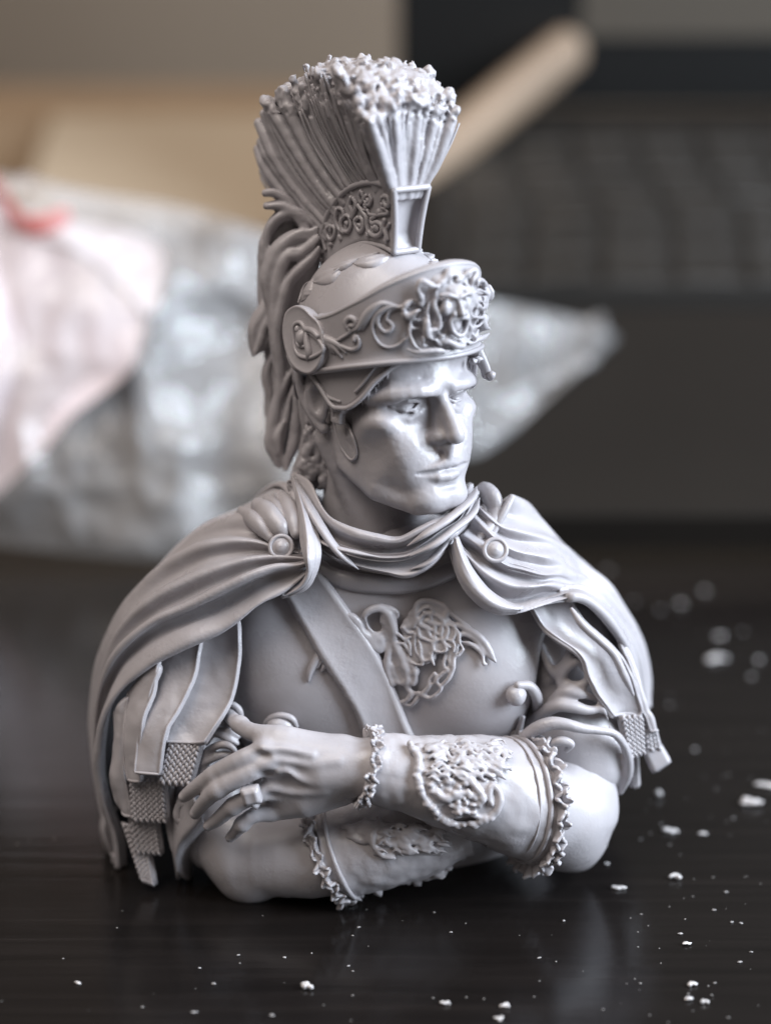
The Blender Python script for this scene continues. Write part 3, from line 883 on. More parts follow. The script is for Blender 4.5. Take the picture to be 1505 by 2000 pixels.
UP = [0, .2, .4, .6, .8, 1.0]
def make_plume():
    r = np.random.default_rng(21)
    def ends(u, v, k):
        root = np.array([interp(u, UP, [4.9, 3.2, .2, -3.0, -5.9, -8.2]), interp(u, UP, [20.2, 20.9, 20.8, 19.8, 17.6, 14.6])])
        tip = np.array([interp(u, UP, [6.6, 3.2, -2.6, -9.2, -15.2, -18.9]), interp(u, UP, [29.2, 32.4, 33.3, 32.2, 29.2, 23.6])])
        hw = interp(u, UP, [5.4, 5.2, 4.8, 4.0, 3.0, 2.0]); rw = interp(u, UP, [1.7, 1.7, 1.6, 1.5, 1.3, 1.0])
        tip[1] -= (1.5 * abs(v) ** 2.2) * (1 - .4 * u); tip = root + (tip - root) * k
        return np.array([v * rw, root[0], root[1] - .6]), np.array([v * hw, tip[0], tip[1]])
    v = Vox(hl((0, 0, 24)) - (2.0, 1.9, 1.75), hl((0, 0, 24)) + (1.7, 1.7, 1.75), .019, .06)
    for u in np.linspace(.07, .96, 26):                     # solid heart
        for q in (-.6, -.3, 0, .3, .6):
            a, b = ends(u, q, .90)
            v.caps(hl(np.array([a, a + (b - a) * .5, b])), np.array([.5, .75, 1.0 - .2 * u]) * HS, .0)
    fine = MB()
    def strand(u, q, rad, kk, lift, k=.02, hair=False, seed=0):
        a, b = ends(min(max(u, 0), 1), q, kk); P = []
        sag = r.uniform(-.5, .4); ph = r.uniform(0, 6); wob = r.uniform(.05, .35)
        for t in np.linspace(0, 1, 8):
            p = a + (b - a) * t
            p[2] += sag * math.sin(math.pi * t); p[1] += (-.9 * u) * math.sin(math.pi * t)        # bowed backwards
            p[1] += (noise(np.array([u * 9, q * 2, t * 1.6]), 1.0, 3) * .6 + noise(np.array([u * 30, q * 3, t * 3]), 1.0, 8) * .25) * t
            p[1] += wob * math.sin(ph + 5 * t) * t
            p[0] += np.sign(q) * lift * (t ** .7) + .3 * noise(np.array([u * 14, q * 5, t * 4]), 1.0, 5) * t
            P.append(p)
        rr = np.interp(np.linspace(0, 1, 8), [0, .35, .8, 1], [.6, .85, 1.1, .8]) * rad
        if hair: tube(fine, hl(np.array(P)), rr * HS, 5, 18, flat=.8, jitter=.12, seed=seed)
        else: v.caps(hl(np.array(P)), rr * HS, k)
    for q in (-1, 1):                                       # tufts on the flanks: proud ridges and deep gaps, fine hair over both
        u = 0.0; n = 0
        while u < 1:
            big = r.random() < .5; rad = r.uniform(.50, .85) if big else r.uniform(.26, .42)
            strand(u, q * r.uniform(.9, .98), rad, r.uniform(.9, 1.03) if big else r.uniform(.72, .98), .5 if big else -.45, .02); u += r.uniform(.022, .044)
        for i in range(75):
            strand(r.uniform(0, 1), q * r.uniform(.92, 1.0), r.uniform(.09, .2), r.uniform(.7, 1.0), r.uniform(-.1, .75), hair=True, seed=i % 13)
    for q, rad in ((-1.0, .55), (-.82, .3), (-.55, .42), (-.38, .25), (-.1, .32), (.12, .5), (.3, .25), (.55, .45), (.72, .28), (.95, .6)):   # front: a few deep flutes
        strand(r.uniform(-.0, .02), q, rad, r.uniform(.93, 1.03), 0, .03)
    for i in range(26): strand(r.uniform(0, .03), r.uniform(-1, 1), r.uniform(.08, .18), r.uniform(.75, 1), 0, hair=True, seed=i % 11)
    for q in np.linspace(-.9, .9, 8): strand(1.0, q, .45, r.uniform(.85, 1.0), 0, .03)
    for i in range(760):                                    # cut ends: a crust of lumps and pits over the top
        u = r.uniform(0, 1) ** 1.25; q = r.uniform(-1, 1)
        a, b = ends(u, q, 1.0)
        if u > .55 and r.random() < .6: continue
        d = unit(b - a); b = b + d * r.uniform(-1.1, -.05)
        e = r.uniform(.16, .42) * HS
        if r.random() < .2: v.ell(hl(b + d * .4), (e, e, e * 1.5), .012, 'sub')
        elif r.random() < .5: v.caps(hl(np.array([b - d * .5, b + d * r.uniform(0, .35) + r.normal(0, .25, 3)])), [e * .9, e * .6], .03)
        else: v.ell(hl(b), (e * r.uniform(.7, 1.6), e, e * r.uniform(.5, 1.0)), .06)
    top = hl((0, -2, 27.5))[2]
    v.rough(.045, 11, 3, 3, lo=(-9, -9, top), hi=(9, 9, 99)); v.rough(.012, 6, 9, 2)
    V, Fq = v.mesh(); V = relax(V, Fq, 1, .2)
    mb = fine; mb.add(V, [Fq])
    mb.build("plume_hair", RESIN_CLOTH, crest)
crest = empty("plume", BASE); crest.parent = bust; crest.location = (0, 0, 0)
make_plume()

def make_tail():
    """the horsehair tail that falls from the crest behind the head"""
    mb = MB()
    Z = lambda p, Y: [(480 + a / 3.226, 340 + b / 3.226, Y + (c if len(q) > 2 else 0)) for q in p for a, b, c in [tuple(q) + (0,) * (3 - len(q))]]
    r = np.random.default_rng(4)
    v = Vox((-2.05, -.9, 5.6), (-.75, 1.5, 11.0), .02, .06)
    for p, Y, rr in (([(300, 300), (200, 420), (170, 600), (160, 800), (190, 1000), (210, 1250), (200, 1500), (220, 1750)], .45, (.15, .25, .22, .2, .2, .2, .2, .08)),
                     ([(470, 330), (420, 450), (370, 640), (330, 800)], .25, (.12, .16, .18, .12)),
                     ([(360, 420), (290, 560), (240, 760), (230, 1000), (260, 1300), (270, 1550), (260, 1780)], .25, (.1, .2, .2, .18, .2, .2, .06))):
        v.caps(A(Z(p, Y)), rr, .1, n=24)
    locks = [
        ([(430, 320), (330, 250), (230, 260), (160, 330), (135, 420), (130, 560)], .2, (.06, .1, .1, .08, .03)),
        ([(450, 360), (400, 385), (300, 400), (210, 470), (160, 570), (130, 680), (150, 800), (170, 950)], .1, (.05, .1, .13, .13, .12, .09, .04)),
        ([(460, 400), (415, 440), (330, 500), (250, 520), (200, 660), (190, 800), (180, 1000), (200, 1250)], .05, (.05, .1, .12, .12, .11, .1, .06)),
        ([(460, 470), (415, 530), (350, 590), (270, 680), (240, 780), (210, 900), (195, 1050), (215, 1220), (210, 1380), (180, 1560)], .0, (.05, .09, .1, .1, .11, .1, .1, .09, .05)),
        ([(170, 800), (110, 870), (60, 950), (45, 1060), (42, 1135)], .25, (.1, .12, .11, .08, .02)),
        ([(160, 870), (120, 960), (100, 1040), (60, 1130)], .2, (.08, .1, .08, .02)),
        ([(170, 900), (150, 1000), (110, 1080), (45, 1135)], .26, (.08, .12, .08, .02)),
        ([(160, 1160), (135, 1250), (150, 1350), (165, 1440), (140, 1600)], .25, (.04, .1, .1, .09, .05)),
        ([(290, 1230), (240, 1330), (200, 1440), (170, 1600), (155, 1700), (190, 1790), (238, 1900)], .0, (.03, .08, .1, .11, .1, .08, .02)),
        ([(300, 1350), (270, 1450), (250, 1560), (225, 1680), (225, 1780), (248, 1890)], -.02, (.04, .07, .09, .09, .07, .02)),
        ([(295, 1220), (315, 1300), (320, 1420), (310, 1560), (290, 1700), (260, 1800), (245, 1900)], -.15, (.03, .05, .05, .06, .06, .05, .02)),
        ([(330, 1400), (345, 1520), (350, 1640), (320, 1720), (270, 1830), (242, 1905)], -.1, (.04, .06, .06, .05, .04, .015)),
        ([(125, 120), (180, 120), (260, 170), (330, 260), (420, 330)], .25, (.06, .08, .08, .05)),
        ([(130, 200), (220, 200), (310, 260), (400, 390)], .2, (.06, .09, .09, .05)),
        ([(190, 560), (150, 680), (140, 760), (175, 860)], .1, (.04, .07, .08, .05)),
        ([(240, 1560), (200, 1650), (200, 1760)], -.1, (.03, .07, .03)),
    ]
    for i, (p, Y, rr) in enumerate(locks):
        v.caps(A(Z(p, Y)), np.array(rr) * .92, .035, n=5 * len(p))
        for k in range(4):
            off = r.normal(0, 14, 2); q = [(a + off[0] * math.sin(3 * j / len(p)), b + off[1]) for j, (a, b) in enumerate(p)]
            v.caps(A(Z(q, Y - .085)), np.array(rr) * r.uniform(.2, .42), .03, n=5 * len(p))
    v.rough(.012, 5, 2, 2)
    V, Fq = v.mesh(); V = relax(V, Fq, 1, .4); mb.add(V, [Fq])
    return mb.build("plume_tail", RESIN_CLOTH, crest)
make_tail()

def make_hair():
    """cropped curls at the nape and the temple"""
    mb = MB(); r = np.random.default_rng(9)
    v = Vox((-1.75, -1.6, 5.1), (-.35, .7, 7.3), .016, .06)
    v.caps(A([(612, 800, -.55), (618, 850, -.5), (612, 890, -.4), (600, 930, -.3)]), [.16, .2, .22, .24], .1)
    for i in range(70):
        y = r.uniform(800, 930); x = 618 - (y - 800) * .06 + r.uniform(-24, 26)
        q = [(x, y, -.72), (x + r.uniform(2, 9), y + 8, -.80), (x + r.uniform(-3, 9), y + 17, -.78), (x - r.uniform(0, 6), y + 24, -.68)]
        v.caps(A(q), np.array([.025, .05, .05, .02]) * r.uniform(.8, 1.3), .02)
    for i in range(9):
        x = 592 + i * 4.2
        v.caps(A([(x, 745, -.6), (x + r.uniform(-3, 3), 790, -.6), (x + r.uniform(-4, 6), 840, -.62)]), [.05, .06, .03], .02)
    v.rough(.012, 6, 2, 2)
    V, Fq = v.mesh(); V = relax(V, Fq, 1, .3); mb.add(V, [Fq])
    Z2 = lambda p: zoomed(p, 550, 570, 5.375)
    for i in range(16):
        x = r.uniform(830, 1120); y = 1130 - (x - 830) * 1.25 + r.uniform(-20, 20)
        p = [(x, y - 40), (x + r.uniform(0, 25), y + 20), (x + r.uniform(5, 30), y + 80 + r.uniform(-10, 40))]
        tube(mb, HEADSURF.line(Z2(p), [.03, .03, .0]), [.03, .03, .008], 6, 14)
    return mb.build("hair", RESIN, head)
make_hair()

# ------------------------------------------------------------------ cuirass
def sdf_part(v, name, mat, parent, smooth=1, lam=.35):
    V, Fq = v.mesh(); V = relax(V, Fq, smooth, lam)
    mb = MB(); mb.add(V, [Fq]); o = mb.build(name, mat, parent)
    return o, Surf.cloud(V, vnormals(V, Fq))

def make_cuirass():
    v = Vox((-3.3, -3.0, -.1), (3.3, 1.4, 5.3), .035, .25)
    v.ell(at(760, 1420, -.55), (2.55, 1.55, 3.0), 0)
    v.caps(A([(560, 1180, -.7), (760, 1150, -.75), (1010, 1170, -.7)]), [1.0, 1.15, 1.0], .5)
    v.ell(at(590, 1300, -1.25), (1.15, .85, 1.15), .55)
    v.ell(at(925, 1310, -1.32), (1.08, .98, 1.12), .45)
    v.ell(at(700, 1130, -1.1), (.9, .55, .5), .5); v.ell(at(840, 1130, -1.1), (.9, .55, .5), .5)
    v.caps(A([(765, 1180, -2.2), (765, 1320, -2.42), (770, 1470, -2.4)]), [.12, .14, .1], .5, 'sub')
    v.caps(A([(1062, 1215, -1.3), (1074, 1290, -1.55), (1070, 1350, -1.75), (1045, 1430, -1.9)]), [.2, .24, .22, .16], .22, 'sub')
    return sdf_part(v, "cuirass", RESIN, bust)
cuirass, CH = make_cuirass()

def make_neckline():
    mb = MB()
    P = CH.line([(610, 1098), (650, 1125), (700, 1138), (770, 1141), (830, 1134), (875, 1117), (905, 1098)], .03)
    tube(mb, P, [.12, .13, .14, .14, .14, .13, .12], 10, 50, flat=.8, jitter=.06)
    mb.build("neck_roll", RESIN, cuirass)
make_neckline()

def make_strap():
    mb = MB()
    Lf = [(566, 1160), (602, 1228), (652, 1310), (694, 1376), (720, 1436), (745, 1490)]
    Rt = [(620, 1120), (677, 1196), (731, 1281), (771, 1361), (796, 1421), (826, 1481)]
    n, m = 60, 15
    Lf, Rt = resample(np.array(Lf, float), n), resample(np.array(Rt, float), n)
    G = np.zeros((n, m, 3))
    for i in range(n):
        for j in range(m):
            s = j / (m - 1)
            p = Lf[i] * (1 - s) + Rt[i] * s
            e = .02 * max(0, abs(s - .5) * 2 - .75) * 4
            G[i, j] = CH(p[0], p[1], .12 + e)
    G = relax_grid(G, 6)
    jag = np.zeros((n, m)); N = grid_normals(G)
    if np.mean(np.sum(N * (CAM - G), -1)) < 0: N = -N
    G += N * (fbm(G, 3.5, 3, 4) * .012)[..., None]
    ed = fbm(np.stack([np.arange(n) * .35, np.zeros(n), np.zeros(n)], -1), 1.0, 2, 6)
    d = unit(G[:, 0] - G[:, -1]); G[:, 0] += d * (.02 * ed)[:, None]
    sheet(mb, G, .13)
    mb.build("shoulder_strap", RESIN_CLOTH, bust)
def relax_grid(G, it):
    for _ in range(it):
        H = G.copy(); H[1:-1] = .5 * G[1:-1] + .25 * (G[:-2] + G[2:]); K = H.copy(); K[:, 1:-1] = .5 * H[:, 1:-1] + .25 * (H[:, :-2] + H[:, 2:]); G = K
    return G
make_strap()

def make_emblem():
    """winged creature in open relief across the breast"""
    Z = lambda p: zoomed(p, 660, 1150, 4.703)
    c = CH(800, 1265)
    v = Vox(c - (1.55, .75, 1.0), c + (1.5, .75, 1.0), .0145, .05)
    def L(p, r, off=.05, k=.03, n=None):
        p = np.array(p, float); n = n or 5 * len(p)
        W = CH.line(Z(p), off + .025, n); rr = np.interp(np.linspace(0, 1, n), np.linspace(0, 1, len(np.atleast_1d(r))), np.atleast_1d(r))
        v.caps(W, rr * .95, k)
    # thin web under the wing
    for x, y, r in ((470, 350, .1), (500, 480, .12), (560, 600, .1), (650, 420, .12), (760, 320, .13), (800, 450, .14), (900, 330, .12), (900, 480, .12), (1000, 420, .11), (620, 720, .1), (470, 700, .08), (820, 570, .1), (730, 570, .1), (1050, 560, .07), (330, 480, .09)):
        v.ell(CH(*Z([(x, y)])[0], -.0), (r, r * .75, r), .07)
    def inside(x, y, poly):
        c = False
        for (x1, y1), (x2, y2) in zip(poly, poly[1:] + poly[:1]):
            if (y1 > y) != (y2 > y) and x < (x2 - x1) * (y - y1) / (y2 - y1) + x1: c = not c
        return c
    for poly in ([(600, 335), (715, 170), (740, 110), (860, 105), (960, 160), (1000, 290), (1080, 420), (1120, 520), (1010, 560), (900, 570), (880, 630), (800, 670), (710, 650), (690, 590), (640, 470)],
                 [(400, 180), (490, 200), (520, 380), (600, 560), (735, 740), (715, 850), (570, 840), (520, 640), (460, 560), (440, 420)],
                 [(440, 640), (500, 690), (545, 830), (490, 860), (450, 760)], [(60, 240), (190, 300), (215, 380), (300, 440), (420, 420), (420, 520), (330, 560), (280, 480), (180, 370)]):
        for x in range(60, 1150, 24):
            for y in range(100, 880, 24):
                if inside(x, y, poly): v.ell(CH(*Z([(x, y)])[0], .06), (.055, .05, .055), .03)
    # neck and hooked head
    L([(245, 280), (240, 230), (290, 180), (370, 165), (450, 210), (490, 290), (510, 380), (520, 480)], [.02, .05, .06, .065, .07, .07, .06, .05], .07)
    L([(380, 160), (460, 160), (540, 200), (550, 240)], [.05, .05, .04, .02], .06)
    L([(250, 260), (270, 340), (330, 400), (400, 380), (440, 300)], [.02, .025, .03, .03, .02], .04)
    L([(60, 235), (120, 240), (190, 300), (210, 370), (270, 420), (330, 410)], [.05, .06, .06, .045, .035, .03], .05)
    L([(200, 370), (250, 460), (290, 530), (340, 510), (380, 450)], [.03, .035, .035, .03, .02], .04)
    L([(290, 430), (330, 490), (360, 560), (430, 520), (470, 440)], [.02, .03, .035, .03, .02], .05)
    # feathered legs hanging down
    L([(460, 330), (500, 430), (460, 560), (440, 660), (450, 760), (490, 830), (480, 870)], [.03, .04, .045, .05, .05, .035, .02], .07)
    L([(440, 660), (490, 690), (530, 760), (545, 830), (500, 860)], [.03, .035, .035, .03, .02], .07)
    L([(520, 480), (560, 560), (610, 640), (650, 740), (660, 820), (590, 850), (560, 830)], [.045, .06, .07, .07, .05, .035, .025], .08)
    L([(560, 480), (620, 580), (690, 660), (730, 730), (735, 800), (720, 860)], [.035, .045, .045, .045, .04, .02], .07)
    L([(690, 660), (640, 700), (600, 730)], .03, .07)
    L([(730, 740), (680, 770), (640, 760)], .028, .08)
    L([(650, 830), (660, 900), (690, 950), (640, 1010), (560, 1020)], [.05, .04, .045, .03, .02], .05)
    L([(690, 950), (760, 950), (740, 1000), (680, 1055), (600, 1040)], [.03, .03, .03, .025, .02], .04)
    # the wing: rim and cells
    L([(590, 335), (660, 325), (710, 270), (715, 170), (740, 110), (800, 95), (880, 110), (960, 150), (990, 200), (970, 290)], [.03, .035, .04, .045, .045, .045, .045, .04, .035, .03], .08)
    L([(960, 150), (1040, 230), (1120, 300), (1200, 350)], [.04, .035, .03, .015], .06)
    L([(980, 270), (1060, 320), (1150, 360), (1260, 430), (1330, 500), (1380, 580), (1430, 670)], [.02, .03, .045, .06, .06, .05, .02], .05)
    L([(1080, 420), (1180, 430), (1270, 490), (1340, 590), (1400, 650)], [.02, .035, .035, .03, .02], .05)
    L([(1120, 490), (1210, 510), (1280, 560), (1320, 620), (1330, 690), (1350, 690)], [.02, .03, .03, .03, .025, .02], .05)
    cells = [[(740, 200), (780, 160), (830, 150), (860, 190), (830, 210), (780, 190)], [(760, 260), (780, 220), (830, 210), (850, 260), (810, 280)],
             [(830, 210), (900, 230), (960, 290), (930, 320), (860, 290)], [(700, 330), (740, 250), (760, 310), (830, 340)], [(780, 310), (830, 350), (890, 370), (880, 320), (830, 290)],
             [(890, 320), (900, 390), (950, 420), (960, 330), (970, 300)], [(960, 310), (1010, 360), (1010, 420), (980, 470), (950, 420)], [(1010, 330), (1060, 350), (1080, 420), (1050, 480), (1000, 470)],
             [(740, 340), (760, 420), (820, 460), (900, 480), (890, 380)], [(820, 350), (860, 430), (910, 460)], [(890, 480), (900, 560), (960, 580), (1010, 560), (960, 480)], [(900, 480), (960, 470), (1000, 510), (1040, 540)],
             [(720, 400), (720, 480), (740, 560), (780, 620), (800, 680)], [(640, 440), (680, 500), (690, 590)], [(760, 470), (780, 540), (800, 640), (870, 640), (890, 560), (880, 490)], [(870, 600), (890, 650), (905, 690)],
             [(700, 660), (760, 680), (810, 680), (800, 620)], [(560, 390), (620, 440), (680, 420)], [(550, 470), (610, 480), (660, 540), (690, 590)], [(530, 380), (590, 420), (640, 470)], [(600, 330), (650, 380), (700, 380)],
             [(1060, 350), (1110, 420), (1120, 500), (1150, 560), (1110, 600)], [(1040, 480), (1080, 520), (1070, 580)]]
    for i, q in enumerate(cells): L(q, [.018, .024, .024, .018], .108, .018)
    # beaded ring below the wing
    L([(1010, 560), (990, 630), (985, 710), (1020, 740), (960, 780), (920, 840), (960, 900), (920, 950), (860, 985), (790, 960), (760, 940)], [.035, .03, .03, .035, .03, .03, .03, .03, .03, .03, .03], .05)
    L([(1090, 560), (1070, 640), (1060, 740), (1020, 820), (960, 880)], [.04, .035, .035, .035, .03], .05)
    L([(1050, 560), (1030, 640), (1040, 700)], .03, .05)
    L([(900, 770), (860, 820), (850, 890), (800, 940)], [.03, .03, .035, .03], .05)
    L([(900, 770), (920, 790), (900, 850), (860, 880)], .022, .05)
    L([(1150, 560), (1110, 610), (1080, 600)], .03, .05)
    v.rough(.012, 8, 2, 2)
    sdf_part(v, "winged_emblem", RESIN_SKIN, cuirass, 1, .25)
    # the far wing's feathers show left of the strap
    mb = MB()
    for k, p in enumerate(([(640, 1250), (622, 1280), (606, 1310), (602, 1330)], [(645, 1262), (628, 1286), (618, 1304)], [(650, 1275), (636, 1296), (628, 1310)])):
        tube(mb, CH.line(p, .02), [.05, .065, .05, .02], 7, 20)
    mb.build("feather_relief", RESIN, cuirass)
make_emblem()

def make_volutes():
    mb = MB()
    blob(mb, CH(1000, 1353, .10), .145, 1, .06, (1, 1, 1), 3)
    P = [(1000, 1335), (1022, 1336), (1034, 1355), (1036, 1385), (1034, 1410), (1022, 1435)]
    tube(mb, CH.line(P, .12), [.06, .075, .08, .08, .08, .06], 9, 40)
    tube(mb, CH.line([(1016, 1395), (1005, 1425), (985, 1455)], .06), [.03, .05, .03], 6, 20)
    mb.build("volute", RESIN, cuirass)
    mb = MB()
    blob(mb, CH(552, 1412, .1), .18, 4, .06, (1.1, 1, 1), 3)
    tube(mb, CH.line([(520, 1418), (530, 1398), (550, 1390), (572, 1396), (582, 1412)], .10), [.04, .05, .05, .05, .03], 8, 30)
    mb.build("volute", RESIN, cuirass)
make_volutes()

# ------------------------------------------------------------------ arms
def make_left_arm():
    """the arm lying on top: upper arm on the picture's right, hand on the picture's left"""
    v = Vox((-3.2, -4.1, -.2), (3.9, -.2, 4.6), .026, .12)
    v.caps(A([(1110, 1230, -.75), (1122, 1400, -1.25), (1114, 1560, -1.85)]), [.72, .68, .63], .2)
    v.caps(A([(1108, 1585, -2.0), (1104, 1610, -2.05)]), [.63, .57], .25)
    v.ell(at(1112, 1640, -2.0), (.48, .5, .40), .22); v.ell(at(1126, 1668, -1.95), (.24, .28, .17), .14)
    v.caps(A([(1090, 1585, -2.25), (960, 1545, -2.75), (850, 1525, -2.95), (730, 1500, -3.05)]), [.70, .66, .52, .38], .3, n=10)
    # dents of the muscle near the bend
    v.caps(A([(1090, 1478, -2.35), (1130, 1484, -2.45), (1160, 1500, -2.4)]), [.12, .09, .05], .18, 'sub')
    # hand
    Z = lambda p: [(330 + q[0] / 3.7625, 1330 + q[1] / 3.7625, q[2]) for q in p]
    v.caps(A(Z([(1500, 640, -3.05), (1330, 640, -3.08), (1150, 650, -3.08)])), [.37, .38, .36], .15)
    for (mx, my, dy) in ((700, 500, -3.12), (740, 620, -3.17), (780, 790, -3.12), (760, 940, -3.0)):
        v.caps(A(Z([(1250, 620 + (my - 650) * .55, -3.02), (1000, 640 + (my - 650) * .8, -3.06), (mx, my, dy + .03)])), [.26, .24, .165], .16)
    v.ell(A(Z([(1000, 690, -2.95)]))[0], (.55, .22, .42), .2)
    fs = [([(700, 510, -3.14), (520, 580, -3.16), (330, 690, -3.05), (200, 780, -2.9), (110, 850, -2.75)], [.155, .13, .125, .105, .08]),
          ([(730, 600, -3.2), (560, 690, -3.25), (360, 800, -3.2), (260, 890, -3.05), (195, 975, -2.9)], [.155, .13, .125, .10, .085]),
          ([(770, 790, -3.14), (630, 840, -3.2), (470, 920, -3.18), (370, 1010, -3.05), (290, 1065, -2.95)], [.15, .125, .12, .10, .08]),
          ([(740, 960, -3.02), (620, 990, -3.12), (540, 1050, -3.1), (490, 1110, -3.0), (450, 1150, -2.92)], [.14, .115, .105, .09, .075])]
    for p, r in fs:
        W = A(Z(p)); v.caps(W, np.array(r) * .96, .05, n=13)
        v.ell(W[0] + np.array([0, -.05, .02]), (.13, .10, .11), .07)      # knuckle
        v.ell(W[2] + np.array([0, -.02, 0]), (.115, .105, .11), .05)
        v.ell(W[-1] + np.array([-.01, -.065, .02]), (.06, .035, .05), .015)   # nail
    # thumb
    W = A(Z([(1080, 500, -2.98), (860, 420, -3.0), (640, 385, -2.85), (520, 325, -2.5), (420, 230, -2.1)]))
    v.caps(W, [.2, .165, .13, .115, .085], .10, n=14)
    v.ell(W[3] + np.array([0, -.02, .03]), (.13, .12, .11), .06)
    # tendons and veins on the back of the hand
    for p in ([(720, 560, -3.28), (880, 590, -3.31), (1060, 610, -3.33), (1250, 590, -3.34)], [(740, 690, -3.30), (860, 660, -3.34), (960, 720, -3.35), (1100, 740, -3.34), (1250, 720, -3.34)], [(790, 800, -3.25), (950, 820, -3.31), (1150, 800, -3.34)],
              [(700, 505, -3.25), (850, 500, -3.27), (1050, 540, -3.3)]):
        W = A(Z(p)); v.caps(W, .03, .1, n=14)
    for (x, y) in ((720, 690), (760, 860), (680, 560)): v.ell(A(Z([(x, y, -3.34)]))[0], (.10, .1, .05), .08, 'sub')
    v.rough(.010, 3, 7, 2)
    return sdf_part(v, "arm", RESIN_SKIN, bust, 1, .3)
left_arm, LA = make_left_arm()

def make_ring():
    mb = MB()
    Z = lambda p: [(330 + q[0] / 3.7625, 1330 + q[1] / 3.7625, q[2]) for q in p]
    c = A(Z([(605, 835, -3.36)]))[0]
    a = np.linspace(0, 2 * math.pi, 24, endpoint=False)
    d = unit(A(Z([(630, 840, -3.2)]))[0] - A(Z([(470, 920, -3.18)]))[0]); u = unit(np.cross(d, [0, -1, 0])); w = np.cross(d, u)
    cc = A(Z([(610, 848, -3.2)]))[0]
    tube(mb, np.array([cc + (u * math.cos(t) + w * math.sin(t)) * .145 for t in a]), .035, 6, 40, closed=True)
    v = Vox(c - .3, c + .3, .012, .05)
    M = np.stack([unit(d + .3 * u), unit(u - .3 * d), w])
    v.box(c, (.125, .12, .075), .03, .02, M=M); v.box(c + np.array([0, -.05, .0]), (.095, .09, .06), .03, .03, M=M)
    v.rough(.015, 6, 3, 2)
    V, Fq = v.mesh(); mb.add(V, [Fq])
    blob(mb, A(Z([(640, 930, -3.2)]))[0], .032, 3, .2)
    tube(mb, A(Z([(620, 890, -3.25), (632, 915, -3.22)])), .015, 5, 6)
    mb.build("finger_ring", RESIN, left_arm)
make_ring()

def make_right_arm():
    v = Vox((-3.9, -3.5, -.1), (1.6, .2, 4.2), .03, .12)
    v.caps(A([(350, 1280, -.9), (385, 1450, -1.3), (440, 1610, -1.95)]), [.66, .62, .52], .2)
    v.caps(A([(475, 1672, -2.32), (560, 1672, -2.42), (640, 1668, -2.5), (800, 1635, -2.5), (960, 1580, -2.2)]), [.50, .57, .58, .5, .4], .3, n=12)
    v.caps(A([(452, 1650, -2.15), (482, 1702, -2.3)]), [.45, .38], .25)
    v.ell(at(490, 1712, -2.35), (.36, .36, .32), .2)
    v.rough(.014, 2.2, 2, 2)
    return sdf_part(v, "arm", RESIN_SKIN, bust, 2, .4)
right_arm, RA = make_right_arm()

# ------------------------------------------------------------------ bracers
def fur_band(name, P, U, W, parent, n=26, seed=1, length=.16, width=.07, base=.05):
    """a ruffled frill round the ring of centre P (radii along U and W), ragged at its free edge"""
    r = np.random.default_rng(seed); m = 420; k = 9
    a = np.linspace(0, 2 * math.pi, m, endpoint=False); ax = unit(np.cross(U, W))
    ph = np.cumsum(1 + .95 * noise(np.stack([np.cos(a) * 3, np.sin(a) * 3, a * 0 + seed], -1), 1.0, seed)); ph = ph / ph[-1] * 2 * math.pi * n
    mb = MB()
    for lay in (0, 1):
        G = np.zeros((k, m, 3))
        rag = .75 + .3 * noise(np.stack([np.cos(a) * 9, np.sin(a) * 9, a * 0 + lay], -1), 1.0, seed + 3) + .22 * noise(np.stack([np.cos(a) * 26, np.sin(a) * 26, a * 0], -1), 1.0, seed + 5)
        for i, s in enumerate(np.linspace(0, 1, k)):
            w = width * s * (.7 + .5 * noise(np.stack([np.cos(a) * 5, np.sin(a) * 5, a * 0 + 4], -1), 1.0, seed + 8)) * np.sin(ph + lay * 1.7) + (lay - .5) * width * (1.1 * s + .3) + .02 * s * noise(np.stack([np.cos(a) * 20, np.sin(a) * 20, a * 0 + s], -1), 1.0, seed)
            d = U[None] * np.cos(a)[:, None] + W[None] * np.sin(a)[:, None]
            G[i] = P + d + unit(d) * ((-.03 + length * np.sin(s * 1.45) * rag)[:, None]) + ax * w[:, None]
        N = grid_normals(np.concatenate([G[:, -1:], G, G[:, :1]], 1))[:, 1:-1]
        t = np.linspace(1, .55, k)[:, None, None] * base * .5
        R = np.concatenate([G + N * t, (G - N * t)[::-1]], 0); R = np.concatenate([R, R[:1]], 0)
        mb.add(R.reshape(-1, 3), [grid_faces(len(R), m, True)])
    tube(mb, P + U[None] * np.cos(a[::8])[:, None] + W[None] * np.sin(a[::8])[:, None], base * .9, 8, 160, closed=True, jitter=.3, seed=seed)
    return mb.build(name, RESIN_CLOTH, parent)

def axis_at(x, pts):
    p = np.array(pts, float); return at(x, np.interp(x, p[:, 0], p[:, 1]), np.interp(x, p[:, 0], p[:, 2]))
AX_L = [(690, 1498, -3.05), (730, 1500, -3.05), (850, 1525, -2.95), (960, 1548, -2.75), (1060, 1572, -2.35), (1120, 1590, -2.1)]
AX_R = [(455, 1670, -2.3), (560, 1672, -2.42), (640, 1668, -2.5), (800, 1635, -2.5), (900, 1600, -2.35), (960, 1580, -2.2)]

